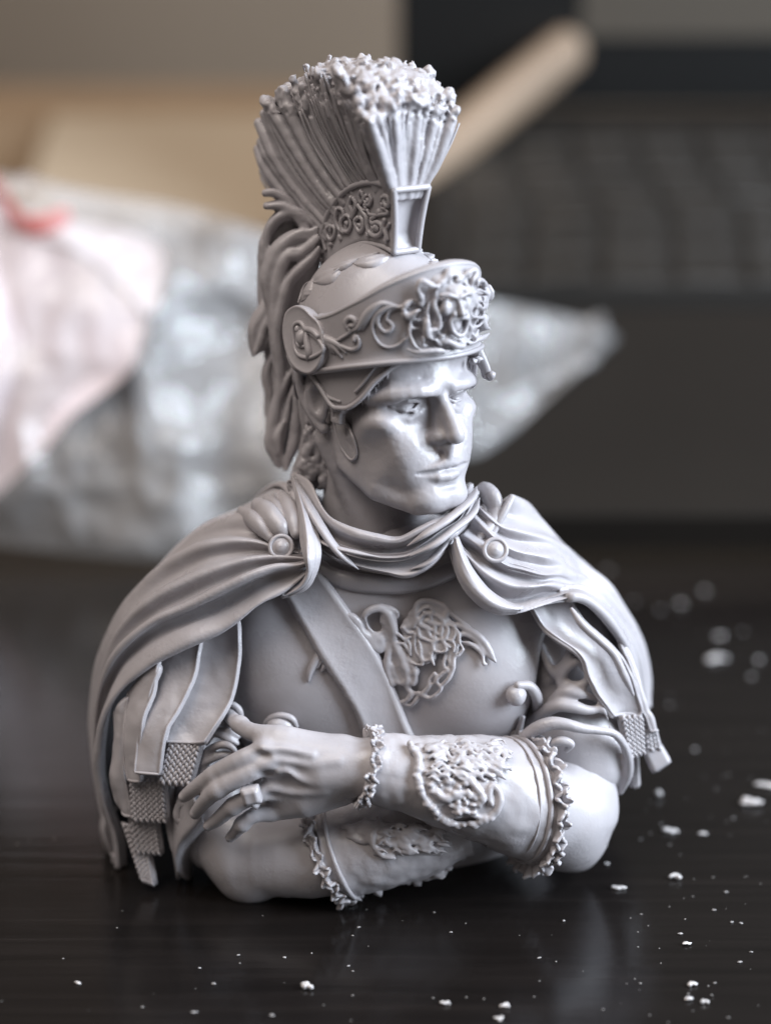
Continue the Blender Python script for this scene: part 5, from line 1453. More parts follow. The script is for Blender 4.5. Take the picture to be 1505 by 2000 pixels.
def make_scarf():
    rows = [
      [(583, 920, -.6), (600, 960, -1.0), (622, 1000, -1.3), (655, 1030, -1.6), (700, 1046, -1.75), (760, 1054, -1.8), (815, 1046, -1.8), (850, 1026, -1.7), (880, 1004, -1.5), (905, 970, -1.15), (912, 945, -.7)],
      [(575, 922, -.8), (606, 940, -1.15), (628, 985, -1.5), (650, 1012, -1.75), (690, 1030, -1.95), (735, 1042, -2.05), (775, 1048, -2.1), (812, 1030, -2.1), (845, 1014, -2.0), (888, 996, -1.75), (916, 945, -1.1)],
      [(572, 928, -.9), (598, 955, -1.25), (622, 1000, -1.6), (650, 1030, -1.85), (690, 1048, -2.05), (735, 1058, -2.15), (778, 1060, -2.2), (815, 1044, -2.2), (848, 1024, -2.1), (892, 1004, -1.85), (922, 950, -1.2)],
      [(570, 935, -.9), (590, 975, -1.2), (615, 1020, -1.5), (648, 1048, -1.7), (690, 1064, -1.85), (740, 1074, -1.95), (785, 1072, -2.0), (822, 1056, -2.0), (856, 1034, -1.9), (897, 1012, -1.7), (926, 956, -1.15)],
      [(569, 940, -1.0), (588, 990, -1.4), (614, 1036, -1.75), (648, 1062, -1.95), (696, 1080, -2.1), (745, 1089, -2.2), (793, 1086, -2.26), (830, 1066, -2.25), (864, 1042, -2.15), (903, 1016, -1.95), (932, 962, -1.3)],
      [(569, 946, -1.0), (586, 1000, -1.35), (612, 1046, -1.65), (650, 1076, -1.85), (700, 1092, -1.98), (750, 1100, -2.05), (798, 1096, -2.1), (836, 1078, -2.1), (868, 1052, -2.0), (904, 1024, -1.8), (934, 970, -1.25)],
      [(570, 952, -1.05), (588, 1010, -1.45), (614, 1058, -1.75), (655, 1092, -1.95), (705, 1108, -2.1), (752, 1118, -2.2), (792, 1126, -2.28), (826, 1114, -2.28), (858, 1090, -2.2), (884, 1056, -2.0), (915, 1020, -1.6)],
      [(574, 960, -1.0), (594, 1020, -1.3), (620, 1066, -1.55), (660, 1098, -1.75), (706, 1112, -1.85), (752, 1122, -1.9), (792, 1130, -1.95), (826, 1118, -1.95), (858, 1094, -1.9), (884, 1060, -1.75), (912, 1026, -1.4)],
    ]
    o, S = fold_sheet("scarf", rows, 120, 120, .07, 13, .018)
    mb = MB()
    # crossing fold on the left, from the collar down to its point, and smaller folds right
    def roll(p, r, flat=.5, n=46): tube(mb, A(p), [.012] + list(r[1:-1]) + [.008], 11, n, flat=flat, jitter=.10, up=(0, -1, 0))
    roll([(572, 926, -1.0), (590, 965, -1.4), (612, 1005, -1.75), (640, 1050, -2.0), (668, 1085, -2.15), (700, 1112, -2.15)], [.05, .10, .12, .12, .10, .04])
    roll([(600, 1040, -1.85), (640, 1064, -2.08), (690, 1078, -2.2), (740, 1088, -2.28)], [.05, .05, .06, .03])
    roll([(795, 1066, -2.24), (835, 1040, -2.22), (880, 1010, -2.0), (918, 975, -1.6), (930, 950, -1.3)], [.04, .09, .10, .10, .06])
    roll([(800, 1086, -2.28), (845, 1064, -2.26), (885, 1034, -2.08), (920, 1004, -1.75), (936, 972, -1.4)], [.05, .09, .10, .09, .06])
    roll([(800, 1112, -2.25), (836, 1098, -2.26), (868, 1066, -2.15), (880, 1048, -2.05)], [.06, .07, .06, .03])
    mb.build("fold", RESIN_CLOTH, o)
    # inner end hanging over the left brooch
    rows = [[(568, 930, -1.0), (577, 975, -1.5), (583, 1020, -1.85), (586, 1060, -2.1), (592, 1090, -2.3), (597, 1118, -2.3), (585, 1140, -2.28), (562, 1156, -2.25)],
            [(572, 930, -1.15), (586, 975, -1.65), (596, 1020, -2.0), (601, 1060, -2.25), (603, 1092, -2.42), (602, 1122, -2.42), (588, 1146, -2.36), (556, 1164, -2.3)],
            [(578, 932, -1.05), (600, 980, -1.5), (616, 1024, -1.85), (626, 1060, -2.1), (627, 1092, -2.25), (617, 1126, -2.28), (597, 1153, -2.25), (552, 1170, -2.2)]]
    sheet(mb2 := MB(), cloth_detail(loft(rows, 70, 30), .012, 3), .06)
    mb2.build("scarf_end", RESIN_CLOTH, o)
    return o
make_scarf()

def make_brooches():
    for c, Y in (((549, 1068), -2.02), ((967, 1074), -2.08)):
        mb = MB(); p = at(*c, Y); n = unit(CAM - p + np.array([-3 if c[0] < 700 else 4, 0, 3])); u = unit(np.cross(n, [0, 0, 1.])); w = np.cross(u, n)
        a = np.linspace(0, 2 * math.pi, 28, endpoint=False)
        tube(mb, np.array([p + (u * math.cos(t) + w * math.sin(t)) * .15 for t in a]), .030, 7, 56, closed=True)
        G = np.array([[p + (u * math.cos(t) + w * math.sin(t)) * q + n * h for t in a] for q, h in ((.005, .06), (.05, .052), (.085, .03), (.10, .012), (.14, .006), (.155, -.05))])
        mb.add(G.reshape(-1, 3), [grid_faces(6, 28, True)])
        mb.build("brooch", RESIN, bust)
make_brooches()

# ------------------------------------------------------------------ leather strips and their braided ends
def strip(name, Lf, Rt, YL, YR, t=.07, rim=.02, seed=0, n=44, m=13, curl=.06):
    """a leather strip between two edges (pixel lines with depth), with raised rims and a dished face"""
    L, R = spline(A([p + (y,) for p, y in zip(Lf, np.interp(np.linspace(0, 1, len(Lf)), np.linspace(0, 1, len(YL)), YL))]), n), spline(A([p + (y,) for p, y in zip(Rt, np.interp(np.linspace(0, 1, len(Rt)), np.linspace(0, 1, len(YR)), YR))]), n)
    s = np.linspace(0, 1, m)[None, :, None]
    G = L[:, None] * (1 - s) + R[:, None] * s
    N = grid_normals(G)
    if np.mean(np.sum(N * (CAM - G), -1)) < 0: N = -N
    G = G + N * (curl * (1 - (2 * s - 1) ** 2)) + N * (.03 * fbm(G, 3.2, 3, seed))[..., None]
    mb = MB(); sheet(mb, G, t)
    o = mb.build(name, RESIN_CLOTH, bust)
    mb = MB()
    P = np.concatenate([G[:, 0], G[-1, 1:-1], G[::-1, -1]])
    tube(mb, P, rim, 7, 150, jitter=.15, seed=seed)
    mb.build("strip_rim", RESIN_CLOTH, o)
    return o, G

def braid(Q, cols, rows_, parent, Y, seed=0, sz=1.0):
    """a woven end: columns of slanted stitches over a backing; Q = four corners (tl, tr, br, bl)"""
    tl, tr, br, bl = [np.array(q, float) for q in Q]
    Ys = np.broadcast_to(np.asarray(Y, float), (4,))
    tl, tr, br, bl = at(*tl, Ys[0]), at(*tr, Ys[1]), at(*br, Ys[2]), at(*bl, Ys[3])
    f = lambda u, w: (tl * (1 - u) + tr * u) * (1 - w) + (bl * (1 - u) + br * u) * w
    G = np.array([[f(u, w) for u in np.linspace(0, 1, 6)] for w in np.linspace(0, 1, 8)])
    mb = MB(); sheet(mb, G, .09)
    n = unit(np.cross(f(1, .5) - f(0, .5), f(.5, 1) - f(.5, 0)))
    if n @ (CAM - tl) < 0: n = -n
    du, dw = (f(1, .5) - f(0, .5)) / cols, (f(.5, 1) - f(.5, 0)) / rows_
    lu, lw = np.linalg.norm(du), np.linalg.norm(dw)
    r = np.random.default_rng(seed)
    for c in range(cols):
        for k in range(rows_):
            for h in (-1, 1):
                p = f((c + .5 + h * .24) / cols, (k + .5 + (.25 if h > 0 else -.25)) / rows_) + n * .015
                d = unit(dw) * .50 * lw + h * unit(du) * .20 * lu
                tube(mb, np.array([p - d * 1.05, p + n * .02, p + d * 1.05]), np.array([.6, .95, .6]) * lu * .31 * sz * r.uniform(.9, 1.1), 6, 6)
    return mb.build("braided_end", RESIN_CLOTH, parent)

def make_pteruges():
    Z3 = lambda p: zoomed(p, 170, 920, 2.7364); Z6 = lambda p: zoomed(p, 170, 1280, 2.7364)
    # picture left, from the breast outwards
    s1, _ = strip("leather_strip", Z3([(590, 880), (575, 1050), (510, 1220), (445, 1360), (424, 1445)]), Z3([(805, 790), (808, 990), (772, 1200), (705, 1330), (625, 1445)]), [-1.85, -2.2, -2.45], [-1.95, -2.3, -2.62], seed=1, curl=-.05)
    s2, _ = strip("leather_strip", Z3([(340, 1000), (330, 1180), (292, 1330), (270, 1470), (256, 1610)]) , Z3([(606, 890), (572, 1090), (490, 1270), (420, 1400), (385, 1620)]), [-1.8, -2.28, -2.58], [-2.0, -2.4, -2.68], seed=2, curl=.02)
    s3, _ = strip("leather_strip", Z3([(220, 1180), (205, 1300), (195, 1440), (200, 1560), (222, 1650)]), Z3([(385, 1010), (350, 1180), (300, 1330), (285, 1470), (280, 1660)]), [-1.92, -2.25, -2.38], [-2.1, -2.38, -2.5], seed=3, curl=.03)
    mb = MB(); tube(mb, A([(q[0], q[1], y) for q, y in zip(Z3([(375, 1015), (390, 1060), (350, 1160), (330, 1240), (300, 1340)]), (-2.0, -2.12, -2.2, -2.25, -2.3))]), [.03, .05, .04, .04, .02], 8, 40, flat=.5, jitter=.15, up=(0, -1, 0)); mb.build("crease", RESIN_CLOTH, s3)
    s4, _ = strip("leather_strip", Z6([(150, 300), (150, 450), (135, 640), (150, 760), (190, 830)]), Z6([(215, 230), (205, 400), (195, 600), (215, 720), (240, 860)]), [-1.9, -2.12, -2.2], [-2.02, -2.22, -2.3], seed=4)
    braid(Z6([(440, 462), (612, 470), (552, 692), (385, 682)]), 5, 7, s1, (-2.4, -2.5, -2.66, -2.6), 1)
    braid(Z6([(232, 655), (410, 660), (428, 888), (245, 880)]), 6, 8, s2, (-2.25, -2.45, -2.5, -2.35), 2)
    braid(Z6([(212, 800), (370, 870), (396, 1056), (262, 1052)]), 5, 8, s3, (-2.2, -2.3, -2.36, -2.26), 3)
    braid(Z6([(192, 900), (318, 980), (358, 1222), (292, 1200)]), 4, 11, s4, (-2.1, -2.18, -2.38, -2.32), 4)
    # picture right
    Z5 = lambda p: zoomed(p, 850, 940, 3.1354)
    r1, _ = strip("leather_strip", Z5([(590, 770), (650, 870), (720, 940), (840, 1020), (905, 1090), (945, 1200), (1000, 1310), (1060, 1390), (1095, 1435)]), Z5([(820, 720), (900, 850), (1020, 960), (1130, 1070), (1190, 1180), (1230, 1300), (1262, 1400), (1250, 1430), (1230, 1440)]), [-1.95, -2.2, -2.25, -2.2], [-1.8, -1.95, -1.95, -1.95], seed=5, curl=-.08)
    mb = MB(); tube(mb, A([(q[0], q[1], y) for q, y in zip(Z5([(830, 780), (900, 880), (1000, 970), (1090, 1060), (1160, 1200), (1210, 1310)]), (-2.0, -2.1, -2.12, -2.1, -2.1, -2.08))]), [.03, .06, .06, .06, .06, .02], 8, 60, jitter=.12); mb.build("crease", RESIN_CLOTH, r1)
    r2, _ = strip("leather_strip", Z5([(1130, 990), (1190, 1130), (1235, 1270), (1268, 1400), (1290, 1450), (1320, 1530)]), Z5([(1160, 1010), (1215, 1150), (1262, 1290), (1300, 1400), (1330, 1450), (1348, 1525)]), [-1.6, -1.85, -1.9], [-1.5, -1.75, -1.8], seed=6, t=.06, m=7)
    braid(Z5([(1130, 1440), (1262, 1430), (1275, 1660), (1180, 1695)]), 4, 8, r1, (-2.05, -1.9, -1.95, -2.05), 5)
    braid(Z5([(1258, 1440), (1345, 1515), (1375, 1630), (1285, 1650)]), 2, 6, r2, (-1.8, -1.75, -1.78, -1.82), 6)
    mb = MB()
    Q = A([q + (y,) for q, y in zip(Z5([(1280, 1640), (1375, 1620), (1430, 1718), (1342, 1780)]), (-1.85, -1.8, -1.85, -1.9))])
    G = np.array([[(Q[0] * (1 - u) + Q[1] * u) * (1 - w) + (Q[3] * (1 - u) + Q[2] * u) * w for u in np.linspace(0, 1, 7)] for w in np.linspace(0, 1, 9)])
    sheet(mb, G, .10); mb.build("strip_end", RESIN_CLOTH, r2)
    braid(Z5([(1190, 1660), (1232, 1690), (1240, 1865), (1205, 1875)]), 2, 8, r1, (-1.7, -1.7, -1.75, -1.75), 7)
make_pteruges()

# ------------------------------------------------------------------ tunic sleeves
def make_sleeves():
    Z5 = lambda p, ys: A([(850 + a / 3.1354, 940 + b / 3.1354, y) for (a, b), y in zip(p, np.interp(np.linspace(0, 1, len(p)), np.linspace(0, 1, len(ys)), ys))])
    v = Vox((1.7, -3.0, .4), (4.1, -.5, 4.0), .022, .08)
    v.caps(A([(1100, 1240, -1.0), (1122, 1390, -1.35), (1130, 1470, -1.6)]), [.70, .72, .70], .2)
    v.caps(A([(1040, 1420, -1.75), (1110, 1430, -1.9), (1170, 1440, -1.85)]), [.2, .34, .3], .2)
    def F(p, ys, r, k=.10): v.caps(Z5(p, ys), np.array(r) * .68, k, n=5 * len(p))
    F([(590, 1490), (650, 1420), (740, 1375), (830, 1380), (920, 1400), (1010, 1395)], [-1.75, -2.15, -2.25, -2.2], [.10, .13, .14, .13, .11, .07])
    F([(490, 1620), (540, 1570), (610, 1520), (700, 1482), (800, 1488), (900, 1515), (990, 1525), (1090, 1545), (1150, 1610), (1180, 1700), (1175, 1800), (1130, 1900)], [-2.2, -2.4, -2.5, -2.45, -2.3, -2.1, -1.9], [.08, .11, .13, .13, .11, .10, .09, .08, .09, .10, .10, .07])
    F([(690, 1620), (760, 1590), (830, 1610), (800, 1650)], [-2.5, -2.55, -2.5], [.06, .09, .08, .05])
    F([(700, 1340), (780, 1290), (880, 1300), (980, 1330)], [-1.95, -2.2, -2.1], [.06, .10, .10, .05])
    F([(690, 1230), (760, 1160), (820, 1060), (800, 1000)], [-1.75, -2.0, -1.9], [.07, .10, .10, .06])
    F([(760, 1240), (800, 1150), (870, 1100), (900, 1140)], [-1.95, -2.1, -2.05], [.05, .08, .08, .05])
    F([(770, 1230), (850, 1250), (920, 1230), (930, 1170)], [-2.0, -2.12, -2.1], [.05, .08, .08, .05])
    F([(640, 1000), (680, 1100), (720, 1160), (780, 1140)], [-1.65, -1.85, -1.95], [.06, .09, .08, .05])
    F([(1000, 1350), (1040, 1420), (1070, 1510)], [-2.2, -2.25], [.02, .03, .02])
    v.rough(.014, 4, 4, 2)
    o, S = sdf_part(v, "tunic_sleeve", RESIN_CLOTH, bust, 1, .35)
    # picture left: the sleeve opening curling off the elbow
    Z6 = lambda p, ys: A([(170 + a / 2.7364, 1280 + b / 2.7364, y) for (a, b), y in zip(p, np.interp(np.linspace(0, 1, len(p)), np.linspace(0, 1, len(ys)), ys))])
    v = Vox((-3.2, -3.3, -.05), (-1.2, -.8, 3.2), .022, .08)
    def F2(p, ys, r, k=.09): v.caps(Z6(p, ys), np.array(r), k, n=5 * len(p))
    v.caps(A([(375, 1440, -1.35), (400, 1560, -1.7), (430, 1630, -1.95)]), [.60, .60, .54], .2)
    F2([(450, 700), (445, 820), (450, 930), (465, 1040)], [-2.2, -2.28, -2.35], [.05, .07, .07, .05])
    F2([(500, 760), (480, 850), (520, 900), (560, 860)], [-2.45, -2.5, -2.5], [.04, .06, .06, .04])
    # folds between the thumb and the strips
    F2([(600, 560), (650, 505), (720, 478), (770, 490), (800, 525)], [-2.4, -2.5, -2.5], [.03, .05, .06, .05, .03], .06)
    F2([(590, 590), (650, 560), (730, 530), (790, 540)], [-2.42, -2.5, -2.45], [.05, .06, .06, .04], .06)
    F2([(640, 470), (680, 420), (740, 440), (800, 470)], [-2.3, -2.36, -2.36], [.04, .05, .05, .04], .06)
    F2([(690, 400), (750, 400), (810, 430)], [-2.2, -2.3, -2.3], [.04, .05, .04], .06)
    F2([(740, 300), (770, 262), (812, 290), (828, 345)], [-2.1, -2.15, -2.15], [.04, .05, .05, .04], .05)
    F2([(540, 720), (590, 650), (640, 600)], [-2.45, -2.45], [.05, .06, .05], .06)
    F2([(520, 800), (570, 730), (640, 680)], [-2.5, -2.5], [.04, .05, .04], .06)
    v.rough(.014, 4, 6, 2)
    left_sleeve, _ = sdf_part(v, "tunic_sleeve", RESIN_CLOTH, bust, 1, .35)
    rows = [[(352, 1520, -1.8), (342, 1560, -1.9), (338, 1610, -1.95), (340, 1660, -2.0), (350, 1712, -2.0)],
            [(356, 1525, -2.2), (340, 1560, -2.2), (334, 1605, -2.2), (335, 1655, -2.2), (345, 1716, -2.15)],
            [(370, 1545, -2.5), (352, 1580, -2.5), (341, 1620, -2.46), (338, 1662, -2.4), (346, 1708, -2.32)],
            [(390, 1592, -2.76), (367, 1617, -2.72), (350, 1645, -2.62), (343, 1672, -2.52), (346, 1702, -2.42)],
            [(396, 1604, -2.7), (376, 1630, -2.62), (362, 1652, -2.5), (356, 1680, -2.4), (360, 1712, -2.32)],
            [(400, 1622, -2.4), (384, 1645, -2.3), (374, 1668, -2.2), (368, 1692, -2.12), (370, 1716, -2.1)],
            [(395, 1640, -2.1), (385, 1660, -2.0), (378, 1680, -1.95), (374, 1700, -1.9), (376, 1718, -1.9)]]
    mb = MB(); sheet(mb, relax_grid(cloth_detail(loft(rows, 50, 60), .014, 6), 2), .05)
    mb.build("sleeve_hem", RESIN_CLOTH, left_sleeve)
make_sleeves()

# ------------------------------------------------------------------ the table and what lies behind
def simple(name, col, rough, spec=.5, **kw):
    m, nt, b = new_mat(name)
    b.inputs['Base Color'].default_value = (*col, 1); b.inputs['Roughness'].default_value = rough; b.inputs['Specular IOR Level'].default_value = spec
    for k, v in kw.items(): b.inputs[k].default_value = v
    return m
def mottled(name, c0, c1, scale, rough, spec=.5, bump=0.0, bscale=200):
    m, nt, b = new_mat(name)
    n = noise_node(nt, scale, 4, .6); r = ramp(nt, n.outputs[0], [(.3, c0), (.7, c1)])
    nt.links.new(r.outputs[0], b.inputs['Base Color']); b.inputs['Roughness'].default_value = rough; b.inputs['Specular IOR Level'].default_value = spec
    if bump:
        n2 = noise_node(nt, bscale, 4, .6); bp = nd(nt, 'ShaderNodeBump'); bp.inputs['Strength'].default_value = bump; bp.inputs['Distance'].default_value = .0005
        nt.links.new(n2.outputs[0], bp.inputs['Height']); nt.links.new(bp.outputs[0], b.inputs['Normal'])
    return m

def table_material():
    m, nt, b = new_mat("black_brown_wood")
    tc = nd(nt, 'ShaderNodeTexCoord'); mp = nd(nt, 'ShaderNodeMapping')
    mp.inputs['Rotation'].default_value = (0, 0, math.radians(12)); mp.inputs['Scale'].default_value = (14, 420, 1)
    nt.links.new(tc.outputs['Object'], mp.inputs[0])
    n = nd(nt, 'ShaderNodeTexNoise'); n.inputs['Scale'].default_value = 1.0; n.inputs['Detail'].default_value = 5; n.inputs['Distortion'].default_value = .6
    nt.links.new(mp.outputs[0], n.inputs['Vector'])
    r = ramp(nt, n.outputs[0], [(.3, (.005, .0042, .004)), (.62, (.0085, .007, .0066)), (.8, (.013, .0105, .0095))])
    nt.links.new(r.outputs[0], b.inputs['Base Color'])
    n2 = noise_node(nt, 26, 4, .65)
    rr = ramp(nt, n2.outputs[0], [(.3, (.15,) * 3), (.7, (.25,) * 3)])
    nt.links.new(rr.outputs[0], b.inputs['Roughness'])
    n3 = noise_node(nt, 1500, 2, .5)
    mul = nd(nt, 'ShaderNodeMath', operation='MULTIPLY_ADD'); mul.inputs[1].default_value = .10
    nt.links.new(n3.outputs[0], mul.inputs[0]); nt.links.new(n.outputs[0], mul.inputs[2])
    bp = nd(nt, 'ShaderNodeBump'); bp.inputs['Strength'].default_value = .14; bp.inputs['Distance'].default_value = .0004
    nt.links.new(mul.outputs[0], bp.inputs['Height']); nt.links.new(bp.outputs[0], b.inputs['Normal'])
    b.inputs['Specular IOR Level'].default_value = .42
    return m
def box_mesh(mb, lo, hi, M=None, o=(0, 0, 0), bev=0.0):
    """box with chamfered top edges"""
    lo, hi = np.array(lo, float), np.array(hi, float)
    if bev <= 0:
        V = np.array([[(lo, hi)[i][0], (lo, hi)[j][1], (lo, hi)[k][2]] for i in (0, 1) for j in (0, 1) for k in (0, 1)])
        Fq = [[0, 1, 3, 2], [4, 6, 7, 5], [0, 4, 5, 1], [2, 3, 7, 6], [0, 2, 6, 4], [1, 5, 7, 3]]
    else:
        b = bev
        ring = lambda z, s: [[lo[0] + s, lo[1] + s, z], [hi[0] - s, lo[1] + s, z], [hi[0] - s, hi[1] - s, z], [lo[0] + s, hi[1] - s, z]]
        V = np.array(ring(lo[2], 0) + ring(hi[2] - b, 0) + ring(hi[2], b))
        Fq = [[3, 2, 1, 0]] + [[k * 4 + i, k * 4 + (i + 1) % 4, k * 4 + 4 + (i + 1) % 4, k * 4 + 4 + i] for k in (0, 1) for i in range(4)] + [[8, 9, 10, 11]]
    if M is not None: V = V @ M
    mb.add(V + np.array(o), [np.array(Fq)])

def make_setting():
    mb = MB()
    G = np.array([[(x, y, 0) for x in np.linspace(-90, 120, 3)] for y in np.linspace(-60, 100, 3)], float)
    sheet(mb, G, 2.0, front=np.array([0, 0, 1.]))
    tag(mb.build("table_top", table_material(), origin=(0, 0, 0), smooth=False), kind='structure')
    mb = MB(); box_mesh(mb, (-160, 112, -70), (200, 116, 150))
    tag(mb.build("wall", mottled("wall_paint", (.27, .215, .165), (.36, .29, .225), 1.2, .8)), kind='structure')
make_setting()

def make_box():
    t = tag(empty("cardboard_box", (-14, 47, 0)), "low tan cardboard box far behind the clear bag on the left", "box")
    B = np.array([-14.0, 47, 0])
    m1 = mottled("cardboard", (.36, .245, .15), (.43, .30, .19), 9, .75); m2 = mottled("cardboard_flap", (.46, .37, .27), (.52, .42, .31), 9, .7)
    mb = MB()
    for lo, hi in (((-28, 44, 0), (1, 44.4, 7.0)), ((-28, 60, 0), (1, 60.4, 7.0)), ((-28, 44.4, 0), (-27.6, 60, 7.0)), ((.6, 44.4, 0), (1, 60, 7.0)), ((-27.6, 44.4, 0), (.6, 60, .4))): box_mesh(mb, lo, hi)
    mb.build("box_wall", m1, t, B, smooth=False)
    mb = MB()
    G = np.array([[(-13 + 14 * u, 44 - 6.5 * w, 7.0 - 2.6 * w - 1.5 * u * w) for u in np.linspace(0, 1, 8)] for w in np.linspace(0, 1, 6)])
    sheet(mb, G, .3, front=np.array([0, -.3, 1])); mb.build("box_flap", m2, t, B, smooth=False)
make_box()

def make_laptop():
    th = math.radians(17.5); O = np.array([.4, 10.9, 0.55])
    M = np.array([[1, 0, 0], [0, math.cos(th), math.sin(th)], [0, -math.sin(th), math.cos(th)]])
    t = tag(empty("laptop", O), "dark laptop propped up at its back, behind the bust on the right", "laptop")
    case = mottled("laptop_case", (.013, .011, .0095), (.017, .0145, .0125), 6, .75, .05)
    dark = simple("laptop_black", (.006, .006, .006), .45); keym = mottled("key_plastic", (.017, .0148, .013), (.027, .0235, .0205), 30, .42, .35)
    W, D, T = 34.0, 22.5, .95
    mb = MB(); box_mesh(mb, (0, 0, 0), (W, D, T), M, O, .12); mb.build("base", case, t, O, smooth=False)
    mb = MB(); box_mesh(mb, (.2, 9.0, T + .01), (W - .2, 9.9, T + .05), M, O); mb.build("deck_gap", dark, t, O, smooth=False)
    mb = MB(); box_mesh(mb, (1.2, 10.0, T + .01), (W - 1.2, 20.6, T + .05), M, O); mb.build("keyboard_well", simple("keyboard_well", (.015, .013, .0115), .6), t, O, smooth=False)
    ks = MB(); box_mesh(ks, (0, 0, 0), (1.55, 1.5, .16), None, (0, 0, 0), .1); key0 = None
    r = np.random.default_rng(2)
    for row in range(6):
        for c in range(16):
            x = 1.5 + c * 1.93 + (.0, .2, .4, .2, .0, .0)[row]; y = 10.25 + row * 1.7
            if x > W - 3: continue
            p = O + np.array([x, y, T + .06]) @ M
            if key0 is None:
                k = ks.build("key", keym, t, np.zeros(3), smooth=False); key0 = k
            else:
                k = key0.copy(); COL.objects.link(k); k.parent = t
            k.location = (p - O) * CM; k.rotation_euler = (th + r.normal(0, .035), r.normal(0, .03), 0)
    # screen
    th2 = math.radians(108); H = O + np.array([0, D - .3, T]) @ M
    M2 = np.array([[1, 0, 0], [0, math.cos(th2), math.sin(th2)], [0, -math.sin(th2), math.cos(th2)]])
    mb = MB(); box_mesh(mb, (0, .3, 0), (W, 21, .5), M2, H, .1); mb.build("lid", dark, t, O, smooth=False)
    mb = MB(); box_mesh(mb, (5.6, 2.6, .51), (W - 1, 20, .55), M2, H); mb.build("screen", simple("screen_reflection", (.075, .064, .052), .5, .3), t, O, smooth=False)  # grey-brown panel colour stands in for a reflection on the dark screen
    # legs of the prop under the back edge
    for x in (3, W - 5):
        mb = MB()
        p = O + np.array([x, D - 3, 0]) @ M
        box_mesh(mb, (p[0], p[1] - .6, 0), (p[0] + 2, p[1] + .6, p[2] - .02))
        mb.build("prop_foot", dark, t, O, smooth=False)
    for x in (2, W - 4):
        p = O + np.array([x, 1.0, 0]) @ M
        mb = MB(); box_mesh(mb, (p[0], p[1] - .4, 0), (p[0] + 1.6, p[1] + .4, p[2])); mb.build("foot", dark, t, O, smooth=False)
    # pale wooden stick resting on the keys against the screen
    wood = mottled("pale_wood", (.17, .12, .082), (.24, .17, .115), 18, .7)
    a, b = at(868, 292, 27.5), at(1108, 96, 30.6)
    mb = MB(); tube(mb, np.array([a + (a - b) * .35, a, (a + b) / 2, b]), [.70, .76, .80, .74], 14, 30, flat=.9, jitter=.02)
    tag(mb.build("wooden_stick", wood), "blurred tan wooden stick leaning across the laptop's corner", "stick")
make_laptop()

